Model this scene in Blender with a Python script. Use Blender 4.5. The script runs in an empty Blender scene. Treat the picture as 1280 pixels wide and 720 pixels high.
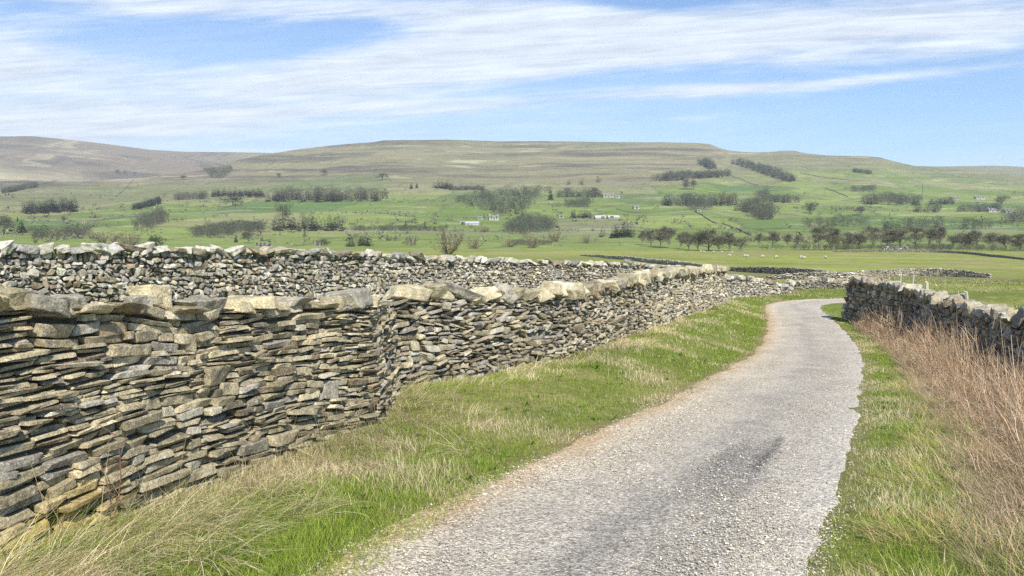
import bpy, math, random
import numpy as np
from mathutils import Matrix, Vector

R = math.radians
rng = np.random.default_rng(11)
random.seed(11)
SC = bpy.context.scene
COL = SC.collection
EYE = 1.65
F = 930.0
TH = math.atan(75 / F)
CT, ST = math.cos(TH), math.sin(TH)


# ------------------------------------------------------------------ helpers
def ray(px, py):
    rx = (np.asarray(px, float) - 640) / F
    up = -(np.asarray(py, float) - 360) / F
    return rx, CT + up * ST, -ST + up * CT


def smooth(x, a, b):
    t = np.clip((np.asarray(x, float) - a) / (b - a), 0, 1)
    return t * t * (3 - 2 * t)


def hsh(ix, iy, iz, seed):
    h = (ix.astype(np.uint32) * np.uint32(374761393) + iy.astype(np.uint32) * np.uint32(668265263)
         + iz.astype(np.uint32) * np.uint32(2246822519) + np.uint32((seed * 3266489917 + 97) & 0xffffffff))
    h = (h ^ (h >> np.uint32(13))) * np.uint32(1274126177)
    h = (h ^ (h >> np.uint32(16))) * np.uint32(2246822519)
    h = h ^ (h >> np.uint32(15))
    return h.astype(np.float64) / 4294967295.0


def vnoise(x, y, z=0.0, seed=0):
    """value noise in -1..1"""
    x, y, z = np.broadcast_arrays(np.asarray(x, float), np.asarray(y, float), np.asarray(z, float))
    ix, iy, iz = np.floor(x).astype(np.int64), np.floor(y).astype(np.int64), np.floor(z).astype(np.int64)
    fx, fy, fz = x - ix, y - iy, z - iz
    fx, fy, fz = fx * fx * (3 - 2 * fx), fy * fy * (3 - 2 * fy), fz * fz * (3 - 2 * fz)
    out = 0
    for dx in (0, 1):
        wx = fx if dx else 1 - fx
        for dy in (0, 1):
            wy = fy if dy else 1 - fy
            for dz in (0, 1):
                wz = fz if dz else 1 - fz
                out = out + wx * wy * wz * hsh(ix + dx, iy + dy, iz + dz, seed)
    return out * 2 - 1


def fbm(x, y, z=0.0, seed=0, octaves=4, gain=0.5):
    s, a, t = 0, 1, 0
    for o in range(octaves):
        k = 2.03 ** o
        s = s + a * vnoise(np.asarray(x) * k, np.asarray(y) * k, np.asarray(z) * k, seed + o * 17)
        t += a
        a *= gain
    return s / t


def lin(c):
    c = np.asarray(c, float) / 255.0
    return np.where(c <= 0.04045, c / 12.92, ((c + 0.055) / 1.055) ** 2.4)


def np_mesh(name, verts, faces_list, cols=None, smooth_shade=False):
    """faces_list: list of (F,k) int arrays; cols: (V,3) linear"""
    me = bpy.data.meshes.new(name)
    verts = np.ascontiguousarray(verts, np.float32)
    me.vertices.add(len(verts))
    me.vertices.foreach_set('co', verts.ravel())
    loops = np.concatenate([np.asarray(f, np.int32).ravel() for f in faces_list])
    tot = np.concatenate([np.full(len(f), f.shape[1], np.int32) for f in faces_list])
    st = np.concatenate([[0], np.cumsum(tot)[:-1]]).astype(np.int32)
    me.loops.add(len(loops))
    me.loops.foreach_set('vertex_index', loops)
    me.polygons.add(len(tot))
    me.polygons.foreach_set('loop_start', st)
    me.polygons.foreach_set('loop_total', tot)
    me.polygons.foreach_set('use_smooth', np.full(len(tot), smooth_shade, bool))
    if cols is not None:
        at = me.attributes.new('Col', 'FLOAT_COLOR', 'POINT')
        c4 = np.ones((len(verts), 4), np.float32)
        c4[:, :3] = cols
        at.data.foreach_set('color', c4.ravel())
    me.update(calc_edges=True)
    me.validate()
    return me


def obj(name, me, mat, parent=None, shift_to_parent=False):
    o = bpy.data.objects.new(name, me)
    COL.objects.link(o)
    if mat is not None and me is not None and not me.materials:
        me.materials.append(mat)
    if parent is not None:
        o.parent = parent
        if me is not None and shift_to_parent:
            me.transform(Matrix.Translation(-parent.location))
    return o


def empty(name, loc=(0, 0, 0), rz=0.0):
    o = bpy.data.objects.new(name, None)
    o.empty_display_size = 0.3
    COL.objects.link(o)
    o.location = loc
    o.rotation_euler = (0, 0, rz)
    return o


def tag(o, label=None, cat=None, group=None, kind=None):
    if label:
        o['label'] = label
    if cat:
        o['category'] = cat
    if group:
        o['group'] = group
    if kind:
        o['kind'] = kind
    return o


class Soup:
    """collects polygons into one mesh"""
    def __init__(s):
        s.v, s.f, s.c, s.n = [], {}, [], 0

    def add(s, verts, faces, col):
        verts = np.asarray(verts, float)
        faces = np.asarray(faces, int)
        s.f.setdefault(faces.shape[1], []).append(faces + s.n)
        s.v.append(verts)
        s.c.append(np.broadcast_to(np.asarray(col, float), verts.shape))
        s.n += len(verts)

    def box(s, c, h, col, rz=0.0):
        x, y, z = h
        v = np.array([[i, j, k] for i in (-x, x) for j in (-y, y) for k in (-z, z)], float)
        f = [[0, 1, 3, 2], [4, 6, 7, 5], [0, 4, 5, 1], [2, 3, 7, 6], [0, 2, 6, 4], [1, 5, 7, 3]]
        ca, sa = math.cos(rz), math.sin(rz)
        v = v @ np.array([[ca, sa, 0], [-sa, ca, 0], [0, 0, 1]]) + np.asarray(c)
        s.add(v, f, col)

    def tube(s, pts, rad, col, n=5):
        pts = np.asarray(pts, float)
        rad = np.broadcast_to(np.asarray(rad, float), (len(pts),))
        d = np.gradient(pts, axis=0)
        d /= np.linalg.norm(d, axis=1, keepdims=True) + 1e-9
        ref = np.where(np.abs(d[:, 2:3]) > 0.9, np.array([[1., 0, 0]]), np.array([[0., 0, 1.]]))
        a = np.cross(d, ref)
        a /= np.linalg.norm(a, axis=1, keepdims=True) + 1e-9
        b = np.cross(d, a)
        an = np.arange(n) * 2 * math.pi / n
        v = (pts[:, None] + rad[:, None, None] * (np.cos(an)[None, :, None] * a[:, None] + np.sin(an)[None, :, None] * b[:, None])).reshape(-1, 3)
        m = len(pts)
        f = [[i * n + j, i * n + (j + 1) % n, (i + 1) * n + (j + 1) % n, (i + 1) * n + j] for i in range(m - 1) for j in range(n)]
        s.add(v, f, col)
        s.add(v[-n:], [list(range(n))], col) if n > 2 else None

    def arrays(s):
        return np.concatenate(s.v), [np.concatenate(x) for x in s.f.values()], np.concatenate(s.c)

    def mesh(s, name, smooth_shade=False):
        v, f, c = s.arrays()
        return np_mesh(name, v, f, c, smooth_shade)


# ------------------------------------------------------------------ materials
def new_mat(name):
    m = bpy.data.materials.new(name)
    m.use_nodes = True
    nt = m.node_tree
    return m, nt, nt.nodes['Principled BSDF']


def nd(nt, t, **kw):
    n = nt.nodes.new(t)
    for k, v in kw.items():
        if k.startswith('i_'):
            key = k[2:]
            n.inputs[int(key) if key.isdigit() else key].default_value = v
        else:
            setattr(n, k, v)
    return n


def mul_noise(nt, src, scale, lo, hi, detail=6, rough=0.6, coord=None, fac=1.0, p=(0.3, 0.7)):
    """multiply src colour by a noise ramp lo..hi"""
    n = nd(nt, 'ShaderNodeTexNoise', i_Scale=scale, i_Detail=detail, i_Roughness=rough)
    if coord is not None:
        nt.links.new(coord, n.inputs['Vector'])
    r = nd(nt, 'ShaderNodeMapRange')
    r.inputs[1].default_value, r.inputs[2].default_value = p
    r.inputs[3].default_value, r.inputs[4].default_value = lo, hi
    nt.links.new(n.outputs[0], r.inputs[0])
    mx = nd(nt, 'ShaderNodeVectorMath', operation='MULTIPLY')
    nt.links.new(src, mx.inputs[0])
    nt.links.new(r.outputs[0], mx.inputs[1])
    return mx.outputs[0]


def blend_to(nt, src, colour, scale, p, coord=None, detail=5, rough=0.6, amount=1.0):
    n = nd(nt, 'ShaderNodeTexNoise', i_Scale=scale, i_Detail=detail, i_Roughness=rough)
    if coord is not None:
        nt.links.new(coord, n.inputs['Vector'])
    r = nd(nt, 'ShaderNodeMapRange')
    r.inputs[1].default_value, r.inputs[2].default_value = p
    r.inputs[3].default_value, r.inputs[4].default_value = 0, amount
    nt.links.new(n.outputs[0], r.inputs[0])
    m = nd(nt, 'ShaderNodeMix', data_type='RGBA')
    nt.links.new(r.outputs[0], m.inputs[0])
    nt.links.new(src, m.inputs[6])
    m.inputs[7].default_value = (*colour, 1)
    return m.outputs[2]


def bump(nt, bsdf, layers, coord=None):
    prev = None
    for scale, strength, dist in layers:
        n = nd(nt, 'ShaderNodeTexNoise', i_Scale=scale, i_Detail=5, i_Roughness=0.65)
        if coord is not None:
            nt.links.new(coord, n.inputs['Vector'])
        b = nd(nt, 'ShaderNodeBump', i_Strength=strength, i_Distance=dist)
        nt.links.new(n.outputs[0], b.inputs['Height'])
        if prev is not None:
            nt.links.new(prev, b.inputs['Normal'])
        prev = b.outputs[0]
    nt.links.new(prev, bsdf.inputs['Normal'])


def attr(nt):
    return nd(nt, 'ShaderNodeAttribute', attribute_name='Col').outputs['Color']


def coord_of(nt, kind='Object'):
    return nd(nt, 'ShaderNodeTexCoord').outputs[kind]


def make_mats():
    M = {}
    m, nt, b = new_mat('weathered_stone')
    co = coord_of(nt)
    c = attr(nt)
    c = mul_noise(nt, c, 9, 0.62, 1.3, coord=co, p=(0.32, 0.68))
    c = blend_to(nt, c, (0.50, 0.49, 0.42), 26, (0.56, 0.68), co, amount=0.75)
    c = blend_to(nt, c, (0.10, 0.095, 0.075), 34, (0.60, 0.72), co, amount=0.7)
    c = mul_noise(nt, c, 70, 0.55, 1.4, coord=co, detail=6, rough=.75, p=(.36, .64))
    c = blend_to(nt, c, (0.6, 0.6, 0.54), 60, (0.63, 0.68), co, detail=2, amount=0.6)
    c = mul_noise(nt, c, 260, 0.7, 1.25, coord=co, detail=3)
    c = blend_to(nt, c, (0.23, 0.21, 0.085), 2.6, (0.55, 0.70), co, detail=8, rough=.75, amount=0.5)
    c = blend_to(nt, c, (0.13, 0.115, 0.085), 5.0, (0.57, 0.70), co, detail=8, rough=.75, amount=0.5)
    nt.links.new(c, b.inputs['Base Color'])
    b.inputs['Roughness'].default_value = 0.92
    b.inputs['Specular IOR Level'].default_value = 0.2
    bump(nt, b, [(22, 0.6, 0.03), (90, 0.7, 0.010), (300, .5, .003)], co)
    M['stone'] = m

    m, nt, b = new_mat('rubble_fill')
    c = nd(nt, 'ShaderNodeRGB')
    c.outputs[0].default_value = (0.115, 0.098, 0.068, 1)
    nt.links.new(mul_noise(nt, c.outputs[0], 14, 0.5, 1.4, coord=coord_of(nt)), b.inputs['Base Color'])
    b.inputs['Roughness'].default_value = 1
    M['fill'] = m

    m, nt, b = new_mat('pasture_ground')
    co = coord_of(nt)
    c = attr(nt)
    c = mul_noise(nt, c, 0.03, 0.8, 1.25, coord=co, detail=10, rough=0.75)
    mp = nd(nt, 'ShaderNodeMapping')
    mp.inputs['Scale'].default_value = (.006, .022, .02)
    nt.links.new(co, mp.inputs[0])
    c = mul_noise(nt, c, 1.0, 0.82, 1.2, coord=mp.outputs[0], detail=10, rough=0.72)
    c = mul_noise(nt, c, 0.6, 0.85, 1.15, coord=co, detail=6, rough=0.7)
    c = mul_noise(nt, c, 9, 0.75, 1.25, coord=co, detail=5, rough=0.7)
    nt.links.new(c, b.inputs['Base Color'])
    b.inputs['Roughness'].default_value = 1
    b.inputs['Specular IOR Level'].default_value = 0.05
    bump(nt, b, [(0.25, 0.25, 1.2), (4, 0.4, 0.12), (25, 0.5, 0.03)], co)
    M['ground'] = m

    m, nt, b = new_mat('gravel_lane')
    co = coord_of(nt)
    c = attr(nt)
    c = mul_noise(nt, c, 1.1, 0.9, 1.1, coord=co, detail=5)
    c = mul_noise(nt, c, 22, 0.75, 1.2, coord=co, detail=4, rough=0.7)
    v = nd(nt, 'ShaderNodeTexVoronoi', i_Scale=75.0)
    nt.links.new(co, v.inputs['Vector'])
    sep = nd(nt, 'ShaderNodeSeparateColor')
    nt.links.new(v.outputs['Color'], sep.inputs[0])
    r = nd(nt, 'ShaderNodeMapRange')
    r.inputs[3].default_value, r.inputs[4].default_value = 0.45, 1.5
    nt.links.new(sep.outputs[0], r.inputs[0])
    mx = nd(nt, 'ShaderNodeVectorMath', operation='MULTIPLY')
    nt.links.new(c, mx.inputs[0])
    nt.links.new(r.outputs[0], mx.inputs[1])
    nt.links.new(mx.outputs[0], b.inputs['Base Color'])
    b.inputs['Roughness'].default_value = 0.95
    b.inputs['Specular IOR Level'].default_value = 0.2
    bm_ = nd(nt, 'ShaderNodeBump', i_Strength=0.7, i_Distance=0.012)
    bm_.invert = True
    nt.links.new(v.outputs['Distance'], bm_.inputs['Height'])
    nn = nd(nt, 'ShaderNodeTexNoise', i_Scale=30.0, i_Detail=5)
    nt.links.new(co, nn.inputs['Vector'])
    b2 = nd(nt, 'ShaderNodeBump', i_Strength=0.5, i_Distance=0.03)
    nt.links.new(nn.outputs[0], b2.inputs['Height'])
    nt.links.new(bm_.outputs[0], b2.inputs['Normal'])
    nt.links.new(b2.outputs[0], b.inputs['Normal'])
    M['lane'] = m

    m, nt, b = new_mat('grass_blade')
    nt.links.new(attr(nt), b.inputs['Base Color'])
    b.inputs['Roughness'].default_value = 0.6
    b.inputs['Specular IOR Level'].default_value = 0.25
    tr = nd(nt, 'ShaderNodeBsdfTranslucent')
    nt.links.new(attr(nt), tr.inputs[0])
    ms = nd(nt, 'ShaderNodeMixShader', i_0=0.3)
    nt.links.new(b.outputs[0], ms.inputs[1])
    nt.links.new(tr.outputs[0], ms.inputs[2])
    nt.links.new(ms.outputs[0], nt.nodes['Material Output'].inputs[0])
    M['blade'] = m

    for nm, rough in (('twig_and_needle', 0.9), ('bark', 0.95), ('fleece', 1.0)):
        m, nt, b = new_mat(nm)
        nt.links.new(mul_noise(nt, attr(nt), 6, 0.75, 1.25, coord=coord_of(nt)), b.inputs['Base Color'])
        b.inputs['Roughness'].default_value = rough
        b.inputs['Specular IOR Level'].default_value = 0.1
        M[nm] = m

    for nm, col, sc in (('limewashed_wall', (0.38, 0.365, 0.32), 1.5), ('stone_wall', (0.30, 0.28, 0.23), 1.2), ('slate_roof', (0.17, 0.17, 0.17), 2.0),
                        ('pale_sheet_roof', (0.42, 0.43, 0.43), 0.8), ('dark_opening', (0.03, 0.03, 0.035), 2.0), ('grey_timber', (0.46, 0.43, 0.36), 18.0)):
        m, nt, b = new_mat(nm)
        c = nd(nt, 'ShaderNodeRGB')
        c.outputs[0].default_value = (*col, 1)
        nt.links.new(mul_noise(nt, c.outputs[0], sc, 0.8, 1.2, coord=coord_of(nt)), b.inputs['Base Color'])
        b.inputs['Roughness'].default_value = 0.85
        M[nm] = m
    return M


M = make_mats()

# ------------------------------------------------------------------ the lane's centre line (metres, from the camera)
LANE_PTS = np.array([(-2.6, -3.6), (-1.25, -.2), (-0.32, 2.3), (0.24, 3.86), (0.45, 4.32), (0.83, 5.04), (1.38, 6.07), (2.2, 7.65), (3.4, 10.04), (4.85, 13.11),
                     (6.62, 16.75), (8.85, 22.05), (11.4, 29.2), (13.1, 34.5), (14.5, 37.6), (16.6, 39.6), (19.3, 40.3), (21.5, 40.2), (23.0, 39.9)])


def resample(pts, step):
    """smooth Catmull-Rom through pts at an even step"""
    pts = np.asarray(pts, float)
    p = np.vstack([2 * pts[0] - pts[1], pts, 2 * pts[-1] - pts[-2]])
    out = []
    for i in range(1, len(p) - 2):
        t = np.linspace(0, 1, 24, endpoint=False)[:, None]
        a, b, c, d = p[i - 1], p[i], p[i + 1], p[i + 2]
        out.append(0.5 * (2 * b + (c - a) * t + (2 * a - 5 * b + 4 * c - d) * t ** 2 + (3 * b - a - 3 * c + d) * t ** 3))
    out = np.vstack(out + [pts[-1:]])
    for _ in range(6):
        out[1:-1] = (out[:-2] + 2 * out[1:-1] + out[2:]) / 4
    s = np.concatenate([[0], np.cumsum(np.linalg.norm(np.diff(out, axis=0), axis=1))])
    q = np.arange(0, s[-1], step)
    return np.column_stack([np.interp(q, s, out[:, k]) for k in range(out.shape[1])])


LANE = resample(LANE_PTS, 0.2)
LANE_D = np.gradient(LANE, axis=0)
LANE_D /= np.linalg.norm(LANE_D, axis=1, keepdims=True)
HALF = 1.28


def lane_lat(x, y):
    """signed distance from the centre line, right positive, and the index along it"""
    x, y = np.ravel(x), np.ravel(y)
    out = np.empty(len(x))
    idx = np.empty(len(x), int)
    L = LANE[::2]
    for k in range(0, len(x), 20000):
        dx = x[k:k + 20000, None] - L[None, :, 0]
        dy = y[k:k + 20000, None] - L[None, :, 1]
        i = np.argmin(dx * dx + dy * dy, axis=1)
        d = LANE_D[::2][i]
        ex, ey = dx[np.arange(len(i)), i], dy[np.arange(len(i)), i]
        sg = d[:, 1] * ex - d[:, 0] * ey
        out[k:k + 20000] = np.sign(sg) * np.sqrt(ex * ex + ey * ey)
        idx[k:k + 20000] = i * 2
    return out, idx


# ------------------------------------------------------------------ terrain: one polar height grid
NA, NR = 860, 900
AZ = np.linspace(R(-82), R(82), NA)
RR = np.exp(np.linspace(math.log(0.7), math.log(5000), NR))
PROF_Y = np.array([-20, -5, 0, 4, 8, 13, 20, 29, 40, 55, 66, 74, 84, 110, 200, 400], float)
PROF_Z = np.array([0.3, 0.12, 0.0, -.2, -.55, -1.05, -1.6, -1.98, -2.25, -2.55, -2.78, -3.35, -3.95, -4.75, -7.0, -10.4])


def gsm(a, n, axis=-1):
    k = np.exp(-np.linspace(-2, 2, 2 * n + 1) ** 2)
    k /= k.sum()
    pad = [(0, 0)] * a.ndim
    pad[axis] = (n, n)
    p = np.pad(a, pad, mode='edge')
    return np.apply_along_axis(lambda v: np.convolve(v, k, mode='valid'), axis, p)


_py = np.linspace(-20, 400, 4201)
_pz = gsm(np.interp(_py, PROF_Y, PROF_Z), 22)

SKY1 = np.array([(-700, 235), (-300, 226), (0, 223), (100, 226), (180, 221), (240, 214), (270, 208), (300, 199), (340, 190.5), (370, 186), (400, 182.5), (440, 178.5), (468, 176.3), (480, 174.2), (560, 173.6),
                 (620, 175.5), (700, 175), (800, 176.0), (866, 177.5), (885, 179), (898, 184), (912, 188), (940, 189.6), (966, 188.8), (978, 187.2), (992, 187.6), (1004, 190.5), (1030, 193.3),
                 (1060, 193.8), (1080, 194.2), (1098, 196), (1116, 201), (1140, 206.5), (1200, 212), (1280, 219), (1500, 236), (2000, 240)], float)
RAD1 = np.array([(-700, 1800), (0, 1900), (200, 2050), (300, 2350), (400, 2600), (900, 2600), (1100, 2500), (1280, 2450), (2000, 2400)], float)
SKY2 = np.array([(-700, 175), (-300, 171), (-60, 169.8), (45, 169), (100, 174.5), (150, 180.5), (190, 186.2), (230, 188.5), (330, 190), (420, 196), (520, 205), (1000, 210),
                 (1120, 206.8), (1180, 207.2), (1240, 206.2), (1280, 208), (1500, 206), (2000, 205)], float)
TT = np.array([0, .06, .13, .295, .4545, .727, 1.0])
GG = np.array([0, .09, .19, .43, .60, .82, 1.0])


def build_height():
    A, RG = np.meshgrid(AZ, RR, indexing='ij')
    X, Y = RG * np.sin(A), RG * np.cos(A)
    Z = np.zeros_like(X)
    # near and middle ground
    near = RR < 75
    lat = np.full_like(X, 99.0)
    idx = np.zeros(X.shape, int)
    l, i_ = lane_lat(X[:, near], Y[:, near])
    lat[:, near] = l.reshape(NA, -1)
    idx[:, near] = i_.reshape(NA, -1)
    eff = np.where(RG < 60, Y, Y * (1 - smooth(RG, 60, 120)) + RG * smooth(RG, 60, 120))
    zp = np.interp(eff, _py, _pz)
    amp = np.interp(Y, [3, 8, 13, 20, 32, 38, 44], [0.03, 0.06, 0.34, 0.43, 0.44, 0.22, 0.02])
    fade = 1 - smooth(RG, 48, 72)
    al = np.abs(lat)
    left = (lat < 0)
    vb = np.where(left, amp * smooth(al, 1.3, 3.3) + 0.043 * np.clip(al - 3.6, 0, 15) * smooth(Y, 4, 12), -0.10 * smooth(al, 2.2, 4.0) * smooth(Y, 5, 12))
    vb = vb + np.where(~left, 0.012 * np.clip(al - 6, 0, 30), 0)
    rough = 0.035 * fbm(X * 1.3, Y * 1.3, seed=3, octaves=4) * smooth(al, 1.3, 2.2) + 0.16 * fbm(X * .12, Y * .12, seed=5, octaves=3) * smooth(al, 4, 9)
    sunk = -0.10 * (1 - smooth(al, HALF - 0.32, HALF - 0.18))
    z_near = zp + vb * fade + rough * (1 - smooth(RG, 60, 90))
    z_near = z_near + 0.45 * fbm(X * .018, Y * .018, seed=8, octaves=4) * smooth(RG, 55, 120)
    # far valley side and fells: rows in the picture turned into elevation and distance
    cols = 640 + F * 1.006 * np.tan(np.clip(AZ, -1.2, 1.2))
    s1 = np.interp(cols, SKY1[:, 0], SKY1[:, 1])
    r1 = gsm(np.interp(cols, RAD1[:, 0], RAD1[:, 1]), 12)
    s2 = np.interp(cols, SKY2[:, 0], SKY2[:, 1])
    ROWS = np.zeros((NA, NR))
    ZF = np.zeros((NA, NR))
    tt = np.linspace(0, 1, 201)
    gg = gsm(np.interp(tt, TT, GG), 7)
    gg = (gg - gg[0]) / (gg[-1] - gg[0])
    lr = np.log(RR)
    for k in range(NA):
        c = np.clip(cols[k], -700, 2000)
        tr = 400 + (r1[k] - 400) * tt
        row = 313 + (s1[k] - 313) * gg
        dx, dy, dz = ray(c, row)
        z1 = EYE + tr * dz / np.hypot(dx, dy)
        # behind the crest: a dip, then the farther moor
        dx, dy, dz = ray(c, s2[k])
        zb = EYE + 4300 * dz / math.hypot(dx, dy)
        rb = np.array([r1[k] + 180, r1[k] + 500, 4300, 4700, 5000])
        z1e = z1[-1]
        zdip = min(z1e - 12, EYE + (r1[k] + 500) * dz / math.hypot(dx, dy) - 15)
        zm = np.array([min(z1e - 3, zdip + 20) if zdip < z1e - 60 else z1e - 3, zdip, zb, zb - 12, zb - 90])
        ZF[k] = np.interp(RR, np.concatenate([tr, rb]), np.concatenate([z1, zm]))
        ROWS[k] = np.interp(RR, np.concatenate([tr, rb]), np.concatenate([row, np.linspace(s1[k], s2[k], 5)]))
    ZF = np.where(RG[:, :] > 450, gsm(ZF, 4, 1), ZF)
    # step-like scars on the upper fell, hummocks lower down
    und = 5.0 * fbm(X * .004, Y * .004, seed=21, octaves=4) + 1.6 * fbm(X * .02, Y * .02, seed=31, octaves=3)
    crest = smooth(RG, r1[:, None] * 0.86, r1[:, None] * 0.99)
    ZF = ZF + und * smooth(RG, 480, 900) * (1 - 0.92 * crest) + 1.2 * fbm(X * .011, Y * .011, seed=77, octaves=3) * crest
    warp = ROWS + 2.2 * fbm(X * .0022, Y * .0022, seed=40, octaves=3)
    per = 5.4
    sc = (warp / per) % 1.0
    up = smooth(313 - ROWS, 75, 100) * (1 - crest)
    ZF = ZF + 4.2 * (smooth(sc, .55, .95) - sc) * -1.0 * up
    w = smooth(RG, 330, 430)
    Z = z_near * (1 - w) + ZF * w
    Z[:, :3] = Z[:, 3:4]
    return X, Y, Z, Z + sunk, lat, idx, ROWS, cols, r1


GX, GY, GZ0, GZ, GLAT, GIDX, GROW, GCOL, GR1 = build_height()


def H(x, y, grid=None):
    g = GZ0 if grid is None else grid
    x, y = np.asarray(x, float), np.asarray(y, float)
    a = np.clip((np.arctan2(x, y) - AZ[0]) / (AZ[1] - AZ[0]), 0, NA - 1.001)
    r = np.clip((np.log(np.maximum(np.hypot(x, y), .7)) - math.log(RR[0])) / (math.log(RR[1]) - math.log(RR[0])), 0, NR - 1.001)
    i, j = a.astype(int), r.astype(int)
    fa, fr = a - i, r - j
    return (g[i, j] * (1 - fa) * (1 - fr) + g[i + 1, j] * fa * (1 - fr) + g[i, j + 1] * (1 - fa) * fr + g[i + 1, j + 1] * fa * fr)


def project(x, y, z):
    f = y * CT - (z - EYE) * ST
    u = y * ST + (z - EYE) * CT
    return 640 + F * x / f, 360 - F * u / f


def hit(px, py, rmin=2.0, rmax=4900.0):
    """where the line of sight through a pixel of the photograph meets the terrain"""
    dx, dy, dz = ray(px, py)
    n = math.hypot(dx, dy)
    rs = np.exp(np.linspace(math.log(rmin), math.log(rmax), 4000))
    x, y = rs * dx / n, rs * dy / n
    d = EYE + rs * dz / n - H(x, y)
    k = np.argmax(d <= 0)
    if d[k] > 0:
        k = int(np.argmin(d))
    return float(x[k]), float(y[k]), float(H(x[k], y[k])), float(rs[k])

# ------------------------------------------------------------------ terrain colours (what grows where)
def terrain_colours():
    X, Y = GX.ravel(), GY.ravel()
    row, col = GROW.ravel(), np.repeat(GCOL, NR)
    r = np.hypot(X, Y)
    lat = GLAT.ravel()
    C = np.zeros((len(X), 3))
    n1 = fbm(X * .35, Y * .35, seed=60, octaves=5)
    n2 = fbm(X * .05, Y * .05, seed=61, octaves=4)
    n3 = fbm(X * 1.6, Y * 1.6, seed=62, octaves=3)
    turf = np.array([.13, .16, .038])
    straw = np.array([.30, .25, .125])
    bright = np.array([.20, .235, .048])
    soil = np.array([.22, .165, .09])

    def mix(a, b, t):
        t = np.asarray(t)[:, None]
        return a * (1 - t) + b * t
    near = mix(np.tile(turf, (len(X), 1)), straw, smooth(n1 + .35 * n3, -.05, .5) * .75)
    # right-hand field: bright pasture with paler tufts
    field = mix(np.tile(bright, (len(X), 1)), np.array([.31, .285, .14]), smooth(n1 * .7 + n3 * .5, .0, .4) * .75)
    field = mix(field, np.array([.12, .17, .03]), smooth(n2, .05, .5) * .6)
    infield = smooth(lat, 4.5, 6.0)
    infield = np.maximum(infield, smooth(r, 48, 58))
    near = mix(near, field, infield)
    edge = np.abs(np.abs(lat) - HALF)
    near = mix(near, soil, (1 - smooth(edge, 0.05, 0.28 + .2 * n1)) * .7 * np.where(lat > 0, .5, 1))
    thick = smooth(lat, 2.0, 2.7) * (1 - smooth(lat, 5.5, 7)) * (1 - smooth(Y, 26, 31))
    near = mix(near, np.array([.24, .175, .105]), thick * .9)
    # the rough, browner band beyond the brow and dips
    band = smooth(r, 60, 72) * (1 - smooth(r, 105, 135))
    near = mix(near, np.array([.17, .15, .075]), band * .75)
    mid = mix(field, np.array([.29, .255, .125]), smooth(n2 + .4 * n1, -.02, .35) * .7)
    mid = mix(mid, np.array([.165, .19, .05]), smooth(fbm(X * .012, Y * .012, seed=64), -.1, .4) * .7)
    near = mix(near, mid, smooth(r, 105, 140))
    # ---- far side: a patchwork of fields
    far = np.where(r > 330)[0]
    fx, fy = X[far], Y[far]
    frow, fcol = row[far], col[far]
    wx = fx + 25 * fbm(fx * .004, fy * .004, seed=70, octaves=3)
    wy = (fy + 0.10 * fx + 30 * fbm(fx * .004, fy * .004, seed=71, octaves=3)) * 0.72
    cs = 125.0
    gi, gj = np.floor(wx / cs).astype(int), np.floor(wy / cs).astype(int)
    best = np.full(len(far), 1e9)
    second = np.full(len(far), 1e9)
    bid = np.zeros(len(far))
    bid2 = np.zeros(len(far))
    for di in (-1, 0, 1):
        for dj in (-1, 0, 1):
            a, b = gi + di, gj + dj
            zz = np.zeros_like(a)
            px = (a + .15 + .7 * hsh(a, b, zz, 5)) * cs
            py = (b + .15 + .7 * hsh(a, b, zz, 6)) * cs
            d = np.maximum(np.abs(wx - px), np.abs(wy - py)) + .35 * np.minimum(np.abs(wx - px), np.abs(wy - py))
            up = d < best
            second = np.where(up, best, np.minimum(second, d))
            bid = np.where(up, hsh(a, b, zz, 7), bid)
            bid2 = np.where(up, hsh(a, b, zz, 8), bid2)
            best = np.where(up, d, best)
    m1 = fbm(fx * .02, fy * .02, seed=80, octaves=5)
    m2 = fbm(fx * .003, fy * .0045, seed=81, octaves=4)
    hz = fbm(fcol * .006, (frow + 6 * m2) * .33, seed=82, octaves=4)      # contour-following streaks of the rough grazing
    hz2 = fbm(fcol * .012, (frow + 5 * m2) * .7, seed=83, octaves=3)
    g1, g2, g3 = np.array([.13, .185, .045]), np.array([.19, .235, .066]), np.array([.095, .155, .045])
    tan, pale, heather, olive = np.array([.225, .205, .115]), np.array([.42, .38, .235]), np.array([.10, .09, .065]), np.array([.15, .165, .075])
    one = np.ones((len(far), 1))
    G = mix(g1 * one, g2, smooth(bid, .35, .65))
    G = mix(G, g3, smooth(bid, .78, .85))
    G = mix(G, tan, (bid2 > .86) * .55)
    G = mix(G, olive, smooth(m1 * .6 + m2 * .6, .0, .5) * .55)
    G = mix(G, pale, smooth(hz2, .25, .6) * .35)
    # rough pasture higher up, then moor
    RP = mix(olive * one, tan, smooth(hz + .3 * m1, -.25, .35))
    RP = mix(RP, g3, smooth(m2 + .3 * m1, .05, .4) * .6)
    MO = mix(tan * .92 * one, heather, smooth(hz * .9 + m2 * .5, -.2, .3))
    MO = mix(MO, olive, smooth(hz2 + .2 * m1, -.1, .4) * .5)
    MO = mix(MO, pale, smooth(hz2, .42, .62) * .55)
    lo = np.interp(fcol, [0, 150, 300, 420, 640, 800, 880, 960, 1100, 1280], [262, 256, 252, 246, 240, 236, 226, 214, 212, 232])
    hi = np.interp(fcol, [0, 150, 300, 420, 640, 800, 880, 960, 1100, 1280], [238, 236, 232, 226, 226, 228, 204, 197, 202, 214])
    rw = frow + 5 * m2 + 3 * m1
    t1 = smooth(lo - rw, -8, 8)
    t2 = smooth(hi - rw, -6, 8)
    FC = mix(mix(G, RP, t1), MO, t2)
    # the left moor: browner, with a pale grass tongue
    lm = (1 - smooth(fcol, 250, 330)) * smooth(232 - frow, 0, 8)
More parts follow.
